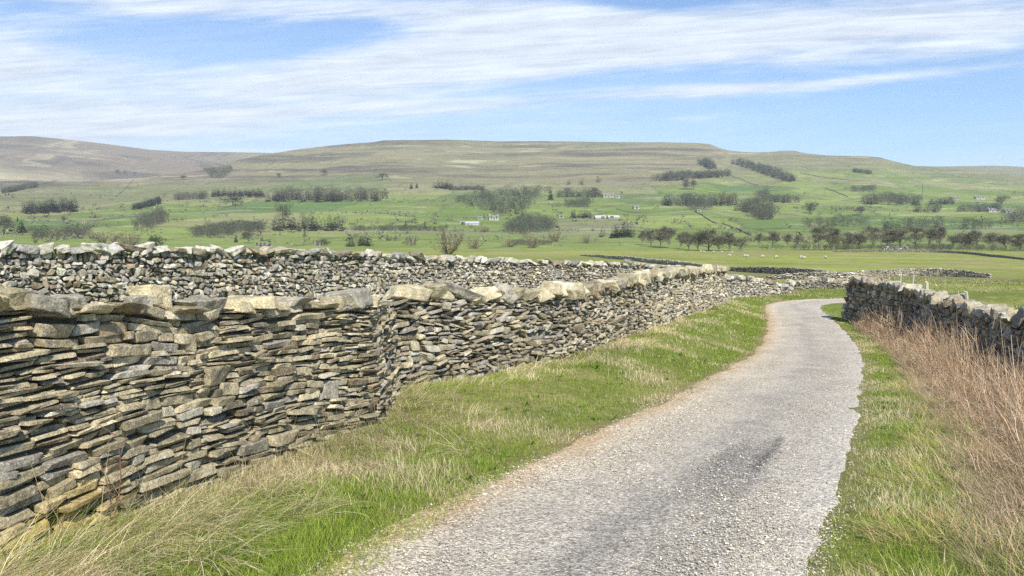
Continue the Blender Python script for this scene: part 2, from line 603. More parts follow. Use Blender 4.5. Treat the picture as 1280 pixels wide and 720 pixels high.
    LMC = mix(np.array([.17, .14, .095]) * one, heather, smooth(hz + .5 * m2, -.1, .4))
    LMC = mix(LMC, pale * .95, smooth(hz2 + .4 * hz, .2, .5) * .5)
    FC = mix(FC, LMC, lm)
    tongue = (1 - smooth(np.abs(frow - (212 + fcol * .05)), 4, 9)) * (1 - smooth(fcol, 130, 210))
    FC = mix(FC, pale, tongue * .75)
    # bright valley-bottom meadows
    bot = smooth(frow, 289, 294)
    FC = mix(FC, np.array([.17, .215, .062]), bot * .75)
    # limestone scar lines and old walls as thin paler / darker streaks of their own
    FC = mix(FC, np.array([.08, .085, .05]), (1 - smooth(second - best, 2.5, 6.0)) * (1 - t2) * .6)
    C[:] = near
    w = smooth(r[far], 380, 440)
    C[far] = near[far] * (1 - w)[:, None] + FC * w[:, None]
    return C


def build_terrain():
    V = np.column_stack([GX.ravel(), GY.ravel(), GZ.ravel()])
    i, j = np.meshgrid(np.arange(NA - 1), np.arange(NR - 1), indexing='ij')
    a = (i * NR + j).ravel()
    F4 = np.column_stack([a, a + 1, a + NR + 1, a + NR])
    me = np_mesh('ground', V, [F4], terrain_colours(), True)
    o = obj('ground', me, M['ground'])
    tag(o, 'grassy ground running from the lane verges across the valley to the fells', kind='structure')


build_terrain()


# ------------------------------------------------------------------ the lane
def build_lane():
    off = np.linspace(-HALF, HALF, 61)
    ln = resample(LANE_PTS, 0.07)
    d = np.gradient(ln, axis=0)
    d /= np.linalg.norm(d, axis=1, keepdims=True)
    nx, ny = d[:, 1], -d[:, 0]
    n = len(ln)
    jl = 0.12 * fbm(np.arange(n) * .14, 0.0, seed=90)[:, None] * (off < 0)[None] * (np.abs(off) / HALF)[None] ** 4
    jr = 0.06 * fbm(np.arange(n) * .16, 7.0, seed=91)[:, None] * (off > 0)[None] * (np.abs(off) / HALF)[None] ** 4
    o2 = off[None] - jl + jr
    X = ln[:, :1] + nx[:, None] * o2
    Y = ln[:, 1:] + ny[:, None] * o2
    Z = H(X, Y)
    Z = gsm(Z, 4, 0)
    t = off[None] / HALF
    rut = -0.012 * np.exp(-((np.abs(t) - .5) / .22) ** 2) + 0.006
    Z = Z + rut + 0.010 * fbm(X * 2.2, Y * 2.2, seed=92) - 0.02 * smooth(np.abs(t), .95, 1.0)
    s = np.arange(n)[:, None] * 0.07 + 0 * t
    grey, cream, dark = np.array([.46, .415, .345]), np.array([.58, .50, .37]), np.array([.29, .265, .23])
    m = fbm(X * .55, Y * .55, seed=93, octaves=5)
    m2 = fbm(X * 2.5, Y * 2.5, seed=94, octaves=4)
    tt = np.broadcast_to(t, X.shape)
    C = np.tile(grey, X.shape + (1,))

    def mix(a, b, w):
        return a * (1 - w[..., None]) + b * w[..., None]
    C = mix(C, cream, smooth(-tt + .5 * m, -.05, .75) * .8)
    C = mix(C, dark, smooth(.6 - np.abs(tt - .12 - .25 * m) * 1.6 + .5 * m2, .1, .75) * .5)
    C = mix(C, np.array([.52, .48, .41]), smooth(tt, .55, .95) * .6)
    C = mix(C, np.array([.47, .33, .18]), smooth(-tt + .16 * m2, .62, .98) * .85)
    # a worn patch where the dark tar shows through
    px, py, _, _ = hit(926, 572)
    ddx, ddy = X - px, Y - py
    di = np.array([.47, .88])
    u, v = ddx * di[0] + ddy * di[1], ddx * di[1] - ddy * di[0]
    st = fbm(u * .8, v * 9.0, seed=97, octaves=4)
    e = np.hypot(u / 1.5, v / .26) + .5 * st + .25 * m2
    C = mix(C, np.array([.15, .148, .145]), (1 - smooth(e, .45, 1.25)) * .6)
    tail = np.hypot((u + 2.0) / 2.2, (v + .05) / .4) + .7 * st
    C = mix(C, np.array([.19, .18, .165]), (1 - smooth(tail, .5, 1.2)) * .4)
    rim = np.exp(-((v - .19 - .05 * m2 - .03 * st) / .04) ** 2) * (1 - smooth(np.abs(u - .25 + .4 * m2), .5, 1.0)) * smooth(m2 + st, -.9, -.2)
    C = mix(C, np.array([.06, .062, .065]), rim * .9)
    for tk in (-.5, .42):       # two faint wheel tracks, finer and a little darker
        C = mix(C, np.array([.33, .305, .26]), np.exp(-((tt - tk - .1 * m) / .17) ** 2) * smooth(m2 + .6 * m, -.5, .4) * .42)
    Z = Z - 0.012 * (1 - smooth(e, .7, 1.05))
    k = len(off)
    i, j = np.meshgrid(np.arange(n - 1), np.arange(k - 1), indexing='ij')
    a = (i * k + j).ravel()
    me = np_mesh('lane', np.column_stack([X.ravel(), Y.ravel(), Z.ravel()]), [np.column_stack([a, a + 1, a + k + 1, a + k])], C.reshape(-1, 3), True)
    o = obj('lane', me, M['lane'])
    tag(o, 'pale gravelled lane bending away downhill between the stone walls', kind='structure')


build_lane()


def build_gravel():
    N = 110000
    y = np.exp(rng.uniform(math.log(2.6), math.log(17), N))
    ii = np.searchsorted(LANE[:, 1], y).clip(0, len(LANE) - 1)
    t = rng.uniform(-1, 1, N) * (1 - .04 * rng.random(N))
    t = t * (1 + .11 * rng.random(N) ** 3)
    keep = rng.random(N) < (.35 + .65 * np.abs(t) ** 1.5) * (.55 + .7 * vnoise(y * 1.1, t * 2.2, seed=3))
    lat = (t * 1.30)[keep]
    ii = ii[keep]
    nx, ny = LANE_D[ii, 1], -LANE_D[ii, 0]
    jit = rng.uniform(-.1, .1, len(ii))
    x = LANE[ii, 0] + nx * lat + jit * LANE_D[ii, 0]
    yy = LANE[ii, 1] + ny * lat + jit * LANE_D[ii, 1]
    n = len(x)
    z = H(x, yy)
    size = np.exp(rng.normal(math.log(.0046), .38, n)).clip(.003, .022)
    oct_ = np.array([[1, 0, 0], [-1, 0, 0], [0, 1, 0], [0, -1, 0], [0, 0, 1], [0, 0, -1]], float)
    f = np.array([[0, 2, 4], [2, 1, 4], [1, 3, 4], [3, 0, 4], [2, 0, 5], [1, 2, 5], [3, 1, 5], [0, 3, 5]])
    an = rng.uniform(0, 6.28, n)
    v = oct_[None] * rng.uniform(.6, 1.25, (n, 6, 1)) * size[:, None, None] * np.array([1.25, .9, .62])
    v = v + rng.normal(0, .18, v.shape) * size[:, None, None]
    ca, sa = np.cos(an)[:, None], np.sin(an)[:, None]
    v = np.stack([v[..., 0] * ca - v[..., 1] * sa, v[..., 0] * sa + v[..., 1] * ca, v[..., 2]], -1)
    v += np.stack([x, yy, z + size * .25 + .004], -1)[:, None]
    base = np.array([.45, .41, .34]) * np.exp(rng.normal(.0, .32, (n, 1)))
    base = base * np.array([1, .985, .95])
    base[rng.random(n) < .12] *= .45
    c = np.repeat(base[:, None], 6, 1).clip(0.03, .8)
    F3 = (f[None] + (np.arange(n) * 6)[:, None, None]).reshape(-1, 3)
    o = obj('gravel', np_mesh('gravel', v.reshape(-1, 3), [F3], c.reshape(-1, 3)), M['stone_chip'])
    tag(o, 'loose pale grey chippings strewn over the lane surface', 'gravel', kind='stuff')


m_, nt_, b_ = new_mat('stone_chipping')
nt_.links.new(attr(nt_), b_.inputs['Base Color'])
b_.inputs['Roughness'].default_value = 0.95
M['stone_chip'] = m_
build_gravel()


# ------------------------------------------------------------------ dry stone walls
def stone_template(nx, ny, nz, p=9.0):
    def axis(n):
        return np.concatenate([[-1], np.linspace(-.8, .8, n - 1), [1]]) if n > 1 else np.array([-1., 1.])
    ax = [axis(nx), axis(ny), axis(nz)]
    vid, V, Fq = {}, [], []

    def vert(q):
        k = tuple(np.round(q, 5))
        if k not in vid:
            vid[k] = len(V)
            V.append(q)
        return vid[k]
    for d in range(3):
        a, b = [(1, 2), (2, 0), (0, 1)][d]
        for sgn in (-1, 1):
            for i in range(len(ax[a]) - 1):
                for j in range(len(ax[b]) - 1):
                    quad = []
                    for (ii, jj) in ((i, j), (i + 1, j), (i + 1, j + 1), (i, j + 1)):
                        q = [0, 0, 0]
                        q[d], q[a], q[b] = sgn, ax[a][ii], ax[b][jj]
                        quad.append(vert(q))
                    Fq.append(quad if sgn > 0 else quad[::-1])
    V = np.array(V, float)
    nrm = (np.abs(V) ** p).sum(1) ** (1 / p)
    W = np.stack([(1 + sx * V[:, 0]) * (1 + sy * V[:, 1]) * (1 + sz * V[:, 2]) / 8 for sx in (-1, 1) for sy in (-1, 1) for sz in (-1, 1)], 1)
    return V / nrm[:, None], np.array(Fq), W


TPL = {'fine': stone_template(9, 5, 4, 20), 'mid': stone_template(4, 4, 3, 6), 'coarse': stone_template(3, 3, 2, 5), 'boulder': stone_template(7, 7, 5, 9)}


def stones_mesh(name, tpl, cen, axes, half, col, jit, chip, seed, chip_scale=14):
    """cen (N,3), axes (N,3,3) rows = along, up, out; half (N,3)"""
    V, Fq, W = TPL[tpl]
    n = len(cen)
    g = np.random.default_rng(seed)
    loc = np.repeat(V[None], n, 0)
    off = g.uniform(-1, 1, (n, 8, 3)) * jit
    loc = loc + np.einsum('vk,nkd->nvd', W, off)
    loc = loc * half[:, None]
    q = loc * chip_scale + g.uniform(0, 500, (n, 1, 3))
    nn = np.stack([vnoise(q[..., 0], q[..., 1], q[..., 2], s) + .5 * vnoise(q[..., 0] * 2.3, q[..., 1] * 2.3, q[..., 2] * 2.3, s + 9) for s in (1, 2, 3)], -1)
    loc = loc + nn * chip * np.minimum(1, half.min(1) / .03)[:, None, None]
    P = cen[:, None] + np.einsum('nvd,ndk->nvk', loc, axes)
    Fa = (Fq[None] + (np.arange(n) * len(V))[:, None, None]).reshape(-1, 4)
    c = np.repeat(col[:, None], len(V), 1).reshape(-1, 3)
    return np_mesh(name, P.reshape(-1, 3), [Fa], c, False)


def split_face(L, Hn, g, band, chunk, thick, length, big):
    """cut a wall face L x Hn into stone rectangles (s0,s1,h0,h1)"""
    out = []
    h = -.3
    while h < Hn - .02:
        bh = g.uniform(*band)
        if h + bh > Hn - band[0] * .6:
            bh = Hn - h
        s = -g.uniform(0, chunk[1])
        while s < L:
            cl = g.uniform(*chunk)
            if g.random() < big and bh < .2:
                w = bh * g.uniform(.9, 1.9)
                out.append((s, s + w, h, h + bh))
                s += w
                continue
            k = max(1, int(round(bh / g.uniform(*thick))))
            cuts = np.cumsum(np.concatenate([[0], g.uniform(.55, 1.45, k)]))
            cuts = h + cuts / cuts[-1] * bh
            for a, b in zip(cuts[:-1], cuts[1:]):
                ss = s
                while ss < s + cl - .01:
                    w = g.uniform(*length) * (0.7 + 4 * (b - a))
                    if ss + w > s + cl - length[0] * .6:
                        w = s + cl - ss
                    out.append((ss, ss + w, a, b))
                    ss += w
            s += cl
        h += bh
    r = np.array(out)
    return r[(r[:, 1] > 0) & (r[:, 0] < L)]


def stone_palette(n, g, warm, light, spread=.22):
    a = np.array([.385, .34, .24])
    b = np.array([.33, .31, .275])
    c = np.where(g.random((n, 1)) < warm, a, b) * np.exp(g.normal(0, spread, (n, 1)))
    k = g.random(n)
    c[k < .07] = np.array([.25, .20, .135]) * np.exp(g.normal(0, .22, ((k < .07).sum(), 1)))
    c[(k > .10) & (k < .18)] *= .62
    c[k > 1 - light] = np.array([.50, .465, .38]) * np.exp(g.normal(0, .12, ((k > 1 - light).sum(), 1)))
    return c.clip(.03, .6)


class Wall:
    """a dry stone wall standing on a polyline; its visible face looks to the right of the direction of travel"""
    def __init__(s, pts, seed):
        # pts: (x, y, height)
        p = resample(np.asarray(pts, float), 0.1)
        s.p = p[:, :2]
        s.h = p[:, 2]
        d = np.gradient(s.p, axis=0)
        s.d = d / np.linalg.norm(d, axis=1, keepdims=True)
        s.L = (len(p) - 1) * .1
        s.z = gsm(H(s.p[:, 0], s.p[:, 1]), 6, 0) - .06
        s.seed = seed
        s.g = np.random.default_rng(seed)

    def at(s, q, arr):
        t = np.clip(np.asarray(q) / .1, 0, len(s.p) - 1)
        i = np.clip(t.astype(int), 0, len(s.p) - 2)
        f = np.clip(t - i, -1, 2)
        if arr.ndim == 2:
            f = f[:, None]
        return arr[i] * (1 - f) + arr[i + 1] * f

    def warp(s, q, h, amp, k, tilt):
        return h + amp * vnoise(q * k, h * 1.5, 0, s.seed) + .4 * amp * vnoise(q * k * 2.7, h * 3, 0, s.seed + 1) + tilt(q, h)

    def build(s, name, root, tpl, part, amp, wk, roll, prot, warm, light, jit, chip, gap=.006, batter=.10, tilt=lambda q, h: 0 * q, depth=.16, tint=None, crown=None, thick_wall=.5, edge=.0):
        g = s.g
        root['kind'] = 'thing'
        k = len(s.p) // 2
        root.location = (s.p[k, 0], s.p[k, 1], s.z[k])
        Hn = 1.4
        r = split_face(s.L, Hn, g, *part)
        sc, hc = (r[:, 0] + r[:, 1]) / 2, (r[:, 2] + r[:, 3]) / 2
        n = len(r)
        ok = (sc > -.1) & (sc < s.L + .1)
        r, sc, hc = r[ok], sc[ok], hc[ok]
        n = len(r)
        hh = s.warp(sc, hc, amp, wk, tilt)
        e = .05
        slope = (s.warp(sc + e, hc, amp, wk, tilt) - s.warp(sc - e, hc, amp, wk, tilt)) / (2 * e)
        scale = s.at(sc, s.h) / Hn
        zz = s.at(sc, s.z)
        dz = (s.at(sc + .3, s.z + s.h * 0) - s.at(sc - .3, s.z + s.h * 0)) / .6
        slope = slope * scale + dz
        hmid = np.minimum(hh, Hn * 1.05) * scale
        dxy = s.at(sc, s.d)
        nrm = np.column_stack([dxy[:, 1], -dxy[:, 0]])
        half = np.column_stack([(r[:, 1] - r[:, 0]) / 2 - gap, ((r[:, 3] - r[:, 2]) / 2) * scale - gap * .6, np.full(n, depth)])
        half[:, 0] *= g.uniform(.88, 1.0, n)
        half[:, 1] *= g.uniform(.80, 1.0, n)
        half = np.maximum(half, .008)
        half[:, 2] = np.clip(half[:, 0] * g.uniform(.8, 1.3, n), .08, depth)
        pr = np.clip(g.normal(0, prot, n), -prot * 2.5, prot * 2)
        big = half[:, 0] > .24
        pr[big] += np.abs(g.normal(0, prot * .7, big.sum()))
        out = thick_wall / 2 - half[:, 2] + pr - batter * hmid
        cen = np.column_stack([s.at(sc, s.p) + nrm * out[:, None], zz + hmid])
        ang = np.arctan(slope) + g.normal(0, roll, n) * np.clip(.06 / half[:, 1], .4, 1.6) * np.clip(.15 / half[:, 0], .3, 1.3)
        yaw = g.normal(0, .09, n)
        pitch = g.normal(.0, .07, n)
        d3 = np.column_stack([dxy, np.zeros(n)])
        n3 = np.column_stack([nrm, np.zeros(n)])
        up = np.tile([0, 0, 1.], (n, 1))
        a0 = d3 * np.cos(yaw)[:, None] + n3 * np.sin(yaw)[:, None]
        o0 = n3 * np.cos(yaw)[:, None] - d3 * np.sin(yaw)[:, None]
        a1 = a0 * np.cos(ang)[:, None] + up * np.sin(ang)[:, None]
        u1 = up * np.cos(ang)[:, None] - a0 * np.sin(ang)[:, None]
        u2 = u1 * np.cos(pitch)[:, None] + o0 * np.sin(pitch)[:, None]
        o2 = o0 * np.cos(pitch)[:, None] - u1 * np.sin(pitch)[:, None]
        axes = np.stack([a1, u2, o2], 1)
        col = stone_palette(n, g, warm, light)
        col = col * (1 + .18 * vnoise(sc * .8, hc * 1.6, 0, s.seed + 4))[:, None]
        if tint is not None:
            col = tint(sc, hc, col)
        me = stones_mesh('stonework', tpl, cen, axes, half, col, jit, chip, s.seed + 2)
        obj('stonework', me, M['stone'], root, True)
        # the packed core
        cs = Soup()
        q = np.arange(0, s.L + .01, .4)
        p, d, z, h = s.at(q, s.p), s.at(q, s.d), s.at(q, s.z), s.at(q, s.h)
        nr = np.column_stack([d[:, 1], -d[:, 0]])
        top = h - .07
        fr = thick_wall / 2 - .09 - edge
        bk = thick_wall / 2
        rings = np.stack([np.column_stack([p + nr * fr, z - .3]), np.column_stack([p + nr * (fr - batter * 1.3)[..., None] if np.ndim(fr) else p + nr * (fr - batter * 1.3), z + top]),
                          np.column_stack([p - nr * (bk - batter * 1.3), z + top]), np.column_stack([p - nr * bk, z - .3])], 1)
        m = len(q)
        f = [[i * 4 + j, i * 4 + (j + 1) % 4, (i + 1) * 4 + (j + 1) % 4, (i + 1) * 4 + j] for i in range(m - 1) for j in range(4)]
        f += [[0, 1, 2, 3], [m * 4 - 1, m * 4 - 2, m * 4 - 3, m * 4 - 4]]
        cs.add(rings.reshape(-1, 3), f, (.1, .09, .07))
        obj('hearting', cs.mesh('hearting'), M['fill'], root, True)

    def cope(s, root, items, tpl='boulder', jit=.3, chip=.012, warm=.6, light=.25, tint=(1, 1, 1), lean=.2, batter=.10):
        """items: (s, half width, half height, half depth, lift)"""
        g = s.g
        it = np.array(items, float)
        col = stone_palette(len(it), g, warm, light, .2) * np.array(tint)
        for k, (q, a, b, c, lift) in enumerate(it):
            qa = np.array([q])
            d = s.at(qa, s.d)[0]
            p = s.at(qa, s.p)[0]
            z = s.at(qa, s.z)[0] + s.at(qa, s.h)[0]
            slope = (s.at(qa + .3, s.z + s.h)[0] - s.at(qa - .3, s.z + s.h)[0]) / .6
            an = math.atan(slope) + g.normal(0, lean)
            ya = g.normal(0, .2)
            d3 = np.array([d[0], d[1], 0.])
            n3 = np.array([d[1], -d[0], 0.])
            a0 = d3 * math.cos(ya) + n3 * math.sin(ya)
            o0 = n3 * math.cos(ya) - d3 * math.sin(ya)
            up = np.array([0, 0, 1.])
            ax = np.stack([a0 * math.cos(an) + up * math.sin(an), up * math.cos(an) - a0 * math.sin(an), o0])
            cen = np.array([p[0] + n3[0] * g.normal(.0, .03), p[1] + n3[1] * g.normal(0, .03), z + b + lift - .055])
            me = stones_mesh('cope_stone', tpl, cen[None], ax[None], np.array([[a, b, c]]), col[k:k + 1], jit, chip, s.seed * 100 + k, 9)
            obj('cope_stone', me, M['stone'], root, True)

    def cope_row(s, q0, q1, w, h, c, **kw):
        items = []
        q = q0
        while q < q1:
            a = s.g.uniform(*w)
            items.append((q + a, a * 1.06, s.g.uniform(*h), s.g.uniform(*c), s.g.uniform(-.02, .02)))
            q += 2 * a
        return items


def wall_points(spec):
    """spec: (pixel column, depth, pixel row of the top); the column is where the face shows"""
    out = []
    for px, dep, top in spec:
        x = (px - 640) / F * dep * 1.0
        dx, dy, dz = ray(px, top)
        x = dep * dx / dy
        z = EYE + dep * dz / dy
        out.append((x, dep, z - float(H(x, dep)) + .06))
    return out

def facewall(spec, seed, pre=(), post=(), shift=.12):
    pts = list(pre) + wall_points(spec) + list(post)
    p = np.array(pts)
    d = np.gradient(p[:, :2], axis=0)
    d /= np.linalg.norm(d, axis=1, keepdims=True)
    p[:, 0] -= d[:, 1] * shift
    p[:, 1] += d[:, 0] * shift
    return Wall(p, seed)


def s_of(w, px):
    """distance along a wall where it crosses a column of the photograph"""
    n3 = np.column_stack([w.d[:, 1], -w.d[:, 0]])
    f = w.p + n3 * .15
    q, _ = project(f[:, 0], f[:, 1], w.z + w.h)
    q = np.where(f[:, 1] < .5, -9999 if w.d[0, 1] > 0 else 9999, q)
    return float(np.argmin(np.abs(q - px)) * .1)


# near wall of flat slabs
NEAR = facewall([(0, 4.07, 381), (133, 4.75, 380), (260, 5.65, 381), (378, 6.85, 379), (440, 7.72, 379), (460, 8.05, 379), (464, 8.2, 379), (469, 8.5, 379), (480, 9.4, 379), (488, 10.1, 378)], 5,
                pre=[(-4.0, .2, 1.42), (-3.42, 2.2, 1.42)])
q0_, q1_ = s_of(NEAR, 0), s_of(NEAR, 455)


def near_tilt(q, h):
    t = (np.asarray(q) - q0_) / (q1_ - q0_)
    return .20 * (smooth(t, -.15, .45) - .5 - .7 * smooth(t, .55, 1.0)) * np.clip(1.35 - h, .12, .8) - .06 * np.exp(-((t - .36) / .08) ** 2) * np.clip(h - .6, 0, 1)


def near_tint(sc, hc, col):
    t = (sc - q0_) / (q1_ - q0_)
    col = col * np.array([1.04, 1.0, .9])
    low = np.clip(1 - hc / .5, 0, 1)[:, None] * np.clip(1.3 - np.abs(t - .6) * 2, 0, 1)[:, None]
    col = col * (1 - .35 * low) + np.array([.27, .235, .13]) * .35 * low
    for tq, th, rad in ((q0_ + .12, .16, .24), (s_of(NEAR, 86), .20, .24)):
        k = np.clip(1.25 - np.hypot(sc - tq, (hc - th) * 1.2) / rad, 0, 1)[:, None] * .8
        col = col * (1 - k) + np.array([.40, .27, .03]) * k
    return col


root = empty('dry_stone_wall')
tag(root, 'tall bulging dry stone wall of flat pale slabs beside the dry grass', 'stone wall', 'dry stone walls along the lane')
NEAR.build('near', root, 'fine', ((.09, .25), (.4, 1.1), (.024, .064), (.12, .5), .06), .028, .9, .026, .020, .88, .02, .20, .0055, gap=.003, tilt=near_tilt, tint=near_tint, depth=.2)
items = []
for px, hw, hh, hd, lift in ((-60, .13, .07, .16, .0), (-28, .12, .08, .16, 0), (4, .10, .075, .16, 0), (26, .11, .085, .10, .01), (62, .13, .055, .16, 0), (90, .05, .05, .14, .01), (118, .10, .03, .2, -.01), (152, .16, .03, .2, -.005),
                             (184, .08, .06, .08, .0), (209, .115, .098, .09, .04), (243, .13, .03, .2, .0), (262, .19, .055, .2, 0), (283, .09, .065, .06, .02), (302, .12, .055, .14, .0), (330, .19, .065, .2, .02),
                             (352, .13, .05, .14, .0), (378, .17, .055, .2, .02), (410, .24, .04, .2, .015), (437, .18, .06, .18, .02), (461, .27, .10, .2, .05), (478, .3, .07, .2, .03)):
    items.append((s_of(NEAR, px), hw, hh, hd, lift))
NEAR.cope(root, [(a, b * .88, c * .86, d * .9, e * .6) for a, b, c, d, e in items], jit=.44, chip=.014, warm=.6, light=.04, tint=(1.05, 1.02, .88), lean=.09)

# second stretch, smaller and greyer stones, big boulders on top
SECOND = facewall([(489, 10.15, 376), (520, 10.5, 374), (610, 11.6, 374), (700, 13.5, 371), (760, 16.9, 364), (810, 20.6, 350), (850, 25, 344), (880, 29, 341), (906, 33, 339)], 9)
root2 = empty('dry_stone_wall')
tag(root2, 'grey rubble wall topped with big pale boulders following the lane downhill', 'stone wall', 'dry stone walls along the lane')
SECOND.build('second', root2, 'mid', ((.10, .25), (.3, .9), (.036, .095), (.12, .34), .16), .04, 1.1, .10, .030, .6, .10, .30, .008, gap=.004, depth=.18,
             tint=lambda a, b, c: c * np.array([.93, .91, .86]) * (1 + .25 * smooth(a, 8, 16))[:, None])
it = SECOND.cope_row(s_of(SECOND, 505), s_of(SECOND, 705), (.09, .24), (.06, .125), (.15, .22)) + SECOND.cope_row(s_of(SECOND, 706), SECOND.L - .1, (.10, .2), (.06, .13), (.18, .26))
SECOND.cope(root2, [(a, b, c, d, .03) for a, b, c, d, e in it], jit=.5, chip=.016, warm=.8, light=.08, tint=(1.08, 1.06, .95), lean=.38)

# the stretch beyond the wall end, and the low wall past the bend
THIRD = facewall([(890, 38, 346), (930, 41, 349), (960, 43, 353), (990, 45, 362)], 14)
root3 = empty('dry_stone_wall')
tag(root3, 'short pale wall sinking into bleached grass where the lane bends', 'stone wall', 'dry stone walls along the lane')
THIRD.build('third', root3, 'coarse', ((.13, .24), (.3, .7), (.09, .16), (.12, .24), .3), .05, 1, .12, .03, .4, .3, .35, .01, tint=lambda a, b, c: c * 1.15)
THIRD.cope(root3, THIRD.cope_row(.1, THIRD.L - .1, (.13, .24), (.08, .15), (.18, .25)), 'coarse', .4, .02, light=.5)

LOW = facewall([(984, 46.0, 356), (1008, 47.2, 352.5), (1036, 47.8, 351.5), (1058, 48, 355), (1100, 48, 358)], 19)
root4 = empty('dry_stone_wall')
tag(root4, 'low humped dark wall across the bend of the lane', 'stone wall', 'dry stone walls along the lane')
LOW.build('low', root4, 'coarse', ((.13, .24), (.3, .7), (.09, .16), (.12, .24), .3), .05, 1, .12, .03, .4, .08, .35, .01, tint=lambda a, b, c: c * .85)
LOW.cope(root4, LOW.cope_row(.1, LOW.L - .1, (.12, .22), (.08, .13), (.18, .25)), 'coarse', .4, .02, light=.2)

# the long wall of the enclosure behind
BACK = facewall([(-260, 11.5, 306), (0, 16, 314), (130, 18, 314), (250, 20.5, 316), (400, 24.2, 318), (500, 27.5, 322), (620, 33, 327), (740, 38, 330), (800, 42, 332), (870, 47, 337)], 23)
root5 = empty('dry_stone_wall')
tag(root5, 'long pale speckled rubble wall running behind the nearer wall', 'stone wall', 'dry stone walls along the lane')
BACK.build('back', root5, 'mid', ((.11, .26), (.25, .7), (.06, .14), (.09, .2), .3), .05, .8, .2, .045, .5, .26, .5, .014, gap=.009, depth=.17, edge=.03)
BACK.cope(root5, [(a, b, c, d, .02) for a, b, c, d, e in BACK.cope_row(s_of(BACK, -30), BACK.L - .1, (.10, .30), (.05, .10), (.16, .24))][:99], jit=.5, chip=.02, warm=.6, light=.4, lean=.35)

# right-hand wall; travels back towards the camera so that its face looks at the lane
RIGHT = facewall([(1058, 29.6, 353), (1072, 28.6, 352), (1110, 25.5, 360), (1160, 21, 373), (1200, 17.8, 386), (1240, 15, 398), (1262, 13.8, 402), (1290, 12.4, 403), (1345, 10.6, 418)], 31,
                 post=[(9.0, 7.0, 1.3), (8.6, 3.0, 1.3)])
root6 = empty('dry_stone_wall')
tag(root6, 'dark ragged rubble wall with pale topstones rising above the brown brambles', 'stone wall', 'dry stone walls along the lane')
RIGHT.build('right', root6, 'mid', ((.13, .26), (.3, .8), (.08, .15), (.10, .22), .35), .05, .9, .18, .04, .3, .10, .45, .014, gap=.007, depth=.18,
            tint=lambda a, b, c: c * np.array([1.2, 1.08, .92]))
RIGHT.cope(root6, [(a, b, c, d, .02) for a, b, c, d, e in RIGHT.cope_row(.1, RIGHT.L - .2, (.09, .19), (.06, .13), (.16, .24))], jit=.45, chip=.02, warm=.4, light=.15, tint=(1.0, .97, .9), lean=.4)


def ground_wall(name, base, height, seed, label, group, tpl='coarse', tone=1.25, smallness=1.0):
    pts = []
    for px, row in base:
        x, y, z, r = hit(px, row, 55)
        pts.append((x, y, height * (1 if 0 < base.index((px, row)) < len(base) - 1 else .55)))
    w = Wall(pts, seed)
    o = empty(name)
    tag(o, label, 'stone wall', group)
    k = smallness
    w.build(name, o, tpl, ((.2 * k, .34 * k), (.5, 1.2), (.13 * k, .2 * k), (.2, .36), .3), .06, .4, .12, .04, .4, .12, .35, .01, tint=lambda a, b, c: c * tone, batter=.12)
    return o


g_ = 'field walls across the pasture beyond the lane'
ground_wall('field_wall', [(726, 319.5), (765, 323.5), (800, 327), (850, 333), (905, 338)], 1.05, 41, 'dark field wall slanting down the slope behind the long pale wall', g_)
ground_wall('field_wall', [(903, 338), (951, 341.5), (1006, 344.5), (1062, 346)], 1.0, 42, 'grey field wall in the dip above the end of the lane', g_, tone=.8, smallness=.8)
ground_wall('field_wall', [(958, 350), (1010, 350.5), (1064, 351), (1110, 351)], .7, 43, 'low dark wall just behind the humped wall at the bend', g_, tone=1.15)
ground_wall('field_wall', [(1058, 344.5), (1130, 345), (1190, 346), (1238, 347.5)], 1.1, 44, 'dark wall along the foot of the pasture behind the ragged wall', g_, tone=1.15)
ground_wall('field_wall', [(1040, 314.8), (1110, 315.2), (1180, 316), (1235, 320.5), (1300, 327)], 1.1, 45, 'thin dark wall crossing the far pasture below the bare tree row', g_, tone=.8, smallness=1.6)


# ------------------------------------------------------------------ leaning posts behind the right wall
def fence_post(px, depth, toprow, h, lean, label, wid=.055):
    x = (px - 640) / F * depth
    dx, dy, dz = ray(px, toprow)
    x, ztop = depth * dx / dy, EYE + depth * dz / dy
    z0 = float(H(x, depth)) - .25
    L = ztop - z0
    s = Soup()
    g = np.random.default_rng(int(px))
    pts = np.array([(0, 0, 0), (.01, 0, L * .35), (-.008, .01, L * .7), (0, 0, L - .03), (0, 0, L)])
    pts[:, :2] += np.outer(np.linspace(0, 1, 5), [-lean * L, lean * .2 * L])
    s.tube(pts, [wid, wid, wid * .95, wid * .9, wid * .55], (.45, .42, .35), 6)
    o = obj('fence_post', s.mesh('fence_post'), M['grey_timber'])
    o.location = (x + lean * L, depth, z0)
    tag(o, label, 'fence post', 'weathered posts behind the ragged wall')


fence_post(1157, 22.2, 352, 1.3, .10, 'bleached post leaning over the middle of the ragged dark wall', .05)
fence_post(1206, 18.6, 364, 1.2, .16, 'slender pale post leaning well over beside the sloping pasture', .03)
fence_post(1222, 17.6, 380, 1.1, .24, 'short pale post leaning hardest, next to the slender post', .035)
fence_post(1126, 25.6, 341, 1.4, .02, 'thin upright grey post near the brambles at the wall end', .022)
fence_post(1143, 24.2, 342.5, 1.4, -.05, 'thin grey post between the bleached post and the upright one', .024)


# ------------------------------------------------------------------ grass
def left_face(y):
    pts = []
    for w in (NEAR, SECOND, THIRD):
        n = np.column_stack([w.d[:, 1], -w.d[:, 0]])
        pts.append(w.p + n * .25)
    p = np.vstack(pts)
    p = p[np.argsort(p[:, 1])]
    return np.interp(y, p[:, 1], p[:, 0])


def right_face(y):
    n = np.column_stack([RIGHT.d[:, 1], -RIGHT.d[:, 0]])
    p = RIGHT.p + n * .25
    p = p[np.argsort(p[:, 1])]
    return np.interp(y, p[:, 1], p[:, 0])


